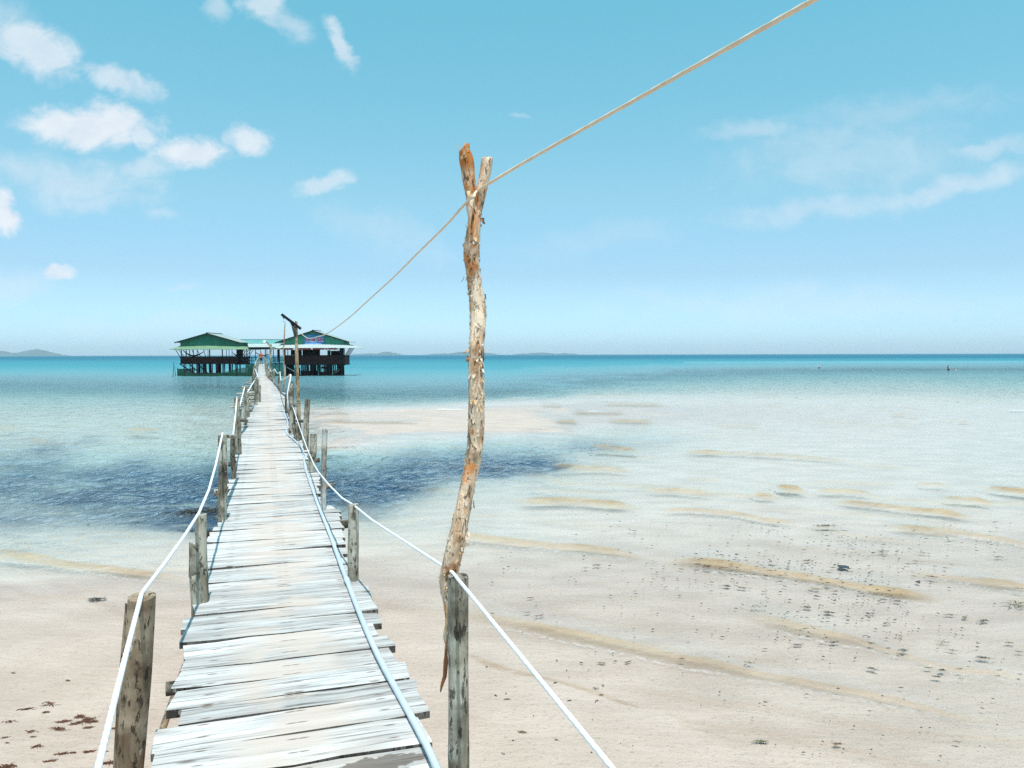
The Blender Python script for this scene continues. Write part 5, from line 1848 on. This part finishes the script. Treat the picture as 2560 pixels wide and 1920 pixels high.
LC = [(160, 1297, 62), (305, 1268, 78), (285, 1315, 36), (60, 1375, 66), (190, 1435, 60), (205, 1468, 50), (30, 1472, 46), (45, 1505, 34), (225, 1528, 66), (495, 1343, 66), (400, 1372, 66), (458, 1386, 62), (373, 1417, 74),
      (535, 1366, 78), (575, 1372, 60), (548, 1410, 52), (715, 1415, 58), (453, 1566, 50), (535, 1562, 60), (570, 1557, 40), (305, 1618, 52), (388, 1572, 62), (655, 1557, 26), (680, 1630, 92), (36, 1656, 90), (80, 1072, 30), (420, 1120, 34), (660, 1400, 20)]
RD = [(1410, 270, 80), (1195, 270, 40), (1640, 375, 60), (1775, 412, 40), (1330, 410, 50), (1415, 500, 30), (1365, 525, 35), (1840, 475, 50), (2190, 522, 40), (2190, 587, 80), (1000, 512, 35), (1065, 520, 40), (1155, 535, 30), (1258, 568, 25),
      (1325, 600, 50), (1125, 597, 40), (1415, 620, 45), (1585, 625, 35), (1650, 665, 35), (1695, 575, 35), (1640, 568, 35), (1880, 740, 60), (1925, 775, 35), (1720, 775, 35), (1700, 715, 40), (1290, 752, 40), (1437, 742, 35), (1160, 768, 25), (1590, 745, 35),
      (1595, 850, 40), (1820, 845, 25), (1880, 855, 34), (1950, 850, 30), (2115, 855, 34), (2195, 872, 28), (1860, 882, 40), (2150, 745, 40), (2190, 780, 30), (2045, 805, 50), (1800, 378, 50), (2110, 395, 40), (1910, 630, 38), (1970, 640, 34), (2050, 655, 52)]
RB = [(1040, 437, 36), (990, 440, 32), (925, 432, 32), (885, 425, 26), (1020, 425, 24), (1220, 470, 24)]
RN = [(245, 633, 36), (190, 620, 22), (205, 560, 32), (430, 440, 30), (475, 428, 30), (495, 827, 26), (490, 955, 28), (470, 928, 22), (110, 973, 24), (170, 1107, 30), (310, 1138, 22), (1140, 1145, 52), (1455, 1155, 32), (1940, 1147, 28), (600, 822, 26), (1095, 825, 30), (820, 808, 26)]


def surf_z(p):
    d = float(depth_at(np.array([p.x]), np.array([p.y]))[0])
    h = float(waves(np.array([p.x]), np.array([p.y]), np.array([d]))[0][0])
    return max(-d, h) + .002


ORD = ['first', 'second', 'third', 'fourth', 'fifth', 'sixth', 'seventh', 'eighth', 'ninth', 'tenth', 'eleventh']


def row_labels(items, stem, per):
    """one wording per item: rows from the sea down, then from the left"""
    order = sorted(range(len(items)), key=lambda i: items[i][1])
    out = [None] * len(items)
    nrow = math.ceil(len(items) / per)
    for r in range(nrow):
        row = sorted(order[r * per:(r + 1) * per], key=lambda i: items[i][0])
        for k, i in enumerate(row):
            rw = 'nearest the sea' if r == 0 else ('farthest from the sea' if r == nrow - 1 else ORD[r] + ' from the sea')
            out[i] = stem + ', ' + ORD[k] + ' from left in the row ' + rw
    return out


def build_weed():
    rng = np.random.default_rng(12)
    lc, rd, rb, rn = row_labels(LC, 'rusty clump left of boardwalk', 5), row_labels(RD, 'dark scrap in right shallows', 6), row_labels(RB, 'brown tuft on a wavelet', 6), row_labels(RN, 'lone weed scrap', 4)
    def put(name, px, py, wpx, mat, label, cat, group, blades):
        p = on_z(px, py, 0)
        z = surf_z(p)
        p = on_z(px, py, z)
        w = wpx * p.y / F * .92
        v, f = weed_mesh(w, rng, int(blades * 1.4))
        o = mesh(name, v, f, mat, None, p)
        o.rotation_euler = (0, 0, rng.uniform(-.3, .3))
        tag(o, label, cat, group)
        return o
    for k, (x, y, w) in enumerate(LC):
        px, py = x / 2.477, 1250 + y / 2.477
        if w >= 88:
            lab = 'broad dark brown mat of seaweed right against the nearest left post' if x > 300 else 'broad brown mat of seaweed at the bottom left corner of the sand'
            put('seaweed_clump', px, py, w / 2.477, M['weed_brown'], lab, 'seaweed', 'brown seaweed on the sand left of the boardwalk', 90)
        else:
            put('seaweed_clump', px, py, w / 2.477, M['weed_brown'], lc[k], 'seaweed', 'brown seaweed on the sand left of the boardwalk', 46)
    for k, (x, y, w) in enumerate(RD):
        put('seaweed_clump', 1200 + x / 1.6265, 1150 + y / 1.6265, w / 1.6265, M['weed_dark'] if k % 3 else M['weed_olive'], rd[k], 'seaweed', 'dark seaweed scraps drifting in the shallows at right', 30)
    for k, (x, y, w) in enumerate(RB):
        put('seaweed_clump', 1200 + x / 1.6265, 1150 + y / 1.6265, w / 1.6265, M['weed_brown'], rb[k].replace(' in the row nearest the sea', ' among those in the yellowish crest'), 'seaweed', 'brown seaweed tufts caught in a wavelet', 36)
    for k, (x, y, w) in enumerate(RN):
        put('seaweed_clump', 1200 + x / 1.6265, 1150 + y / 1.6265, w / 1.6265, M['weed_olive'] if k % 2 else M['weed_brown'], rn[k], 'seaweed', 'lone seaweed scraps on the wet sand', 30)
    # two bluish scraps of litter
    for (x, y, w, lab) in ((1475, 438, 62, 'larger flat bluish scrap floating among the seaweed at right'), (1780, 500, 26, 'smaller flat bluish scrap floating among the seaweed at right')):
        p = on_z(1200 + x / 1.6265, 1150 + y / 1.6265, 0)
        p.z = surf_z(p) + .004
        W = w / 1.6265 * p.y / F * .8
        n = 9
        v = [(W * .5 * math.cos(2 * math.pi * i / n) * rng.uniform(.7, 1.1), W * .5 * math.sin(2 * math.pi * i / n) * rng.uniform(.7, 1.1), .006 * rng.random()) for i in range(n)]
        v2 = [(a, b, c + .008) for a, b, c in v]
        f = [tuple(range(n))[::-1], tuple(range(n, 2 * n))] + [(i, (i + 1) % n, (i + 1) % n + n, i + n) for i in range(n)]
        tag(mesh('litter_scrap', v + v2, f, M['litter_blue'], None, p), lab, 'litter')
    # dark stone by the left wavelet
    p = on_z(605 / 2.477, 1250 + 620 / 2.477, 0)
    p.z = surf_z(p)
    v, f = weed_mesh(.16, rng, 60, .5)
    tag(mesh('seaweed_clump', v, f, M['weed_dark'], None, p), 'single dark weed lump in the thin water left of the boardwalk', 'seaweed')
    # weed banked up against the posts
    p = on_z(500, 1284, 0)
    p.z = surf_z(p)
    v, f = weed_mesh(1.15, rng, 150, .35)
    tag(mesh('seaweed_clump', v, f, M['weed_dark'], None, p), 'broad dark weed heap in the water behind the tall left post', 'seaweed')
    # uncountable bits
    B = MB()
    k = 0
    cen = [(rng.normal(1480, 400), rng.normal(440, 130), rng.uniform(60, 260)) for _ in range(40)]
    while k < 760:
        if rng.random() < .82:
            c = cen[int(len(cen) * rng.random() ** 1.6)]
            cx, cy = rng.normal(c[0], c[2]), rng.normal(c[1], c[2] * .28)
            if cy < 215 + (cx - 900) * .03:
                continue
        else:
            cx, cy = rng.uniform(0, 2210), rng.uniform(380, 1230)
        px, py = 1200 + cx / 1.6265, 1150 + cy / 1.6265
        if px > 2700 or py > 1960 or py < 1265:
            continue
        p = on_z(px, py, 0)
        p.z = surf_z(p) + .003
        L = (1.5 + rng.gamma(1.4, 3.4)) * p.y / F
        W = rng.uniform(.7, 2.6) * p.y / F
        a = rng.normal(-.1, .5)
        d, n = Vector((math.cos(a), math.sin(a), 0)), Vector((-math.sin(a), math.cos(a), 0))
        q = [p - d * L / 2 - n * W * .4, p - n * W, p + d * L / 2 - n * W * .3, p + d * L / 2 + n * W * .3, p + n * W * .8 + Vector((0, 0, .006)), p - d * L / 2 + n * W * .4]
        B.add(q, [(0, 1, 4, 5), (1, 2, 3, 4)])
        k += 1
    o = B.build('seaweed_fragments', M['weed_dark'])
    tag(o, 'countless dark shreds of seaweed scattered through the shallows', None, None, 'stuff')


build_weed()
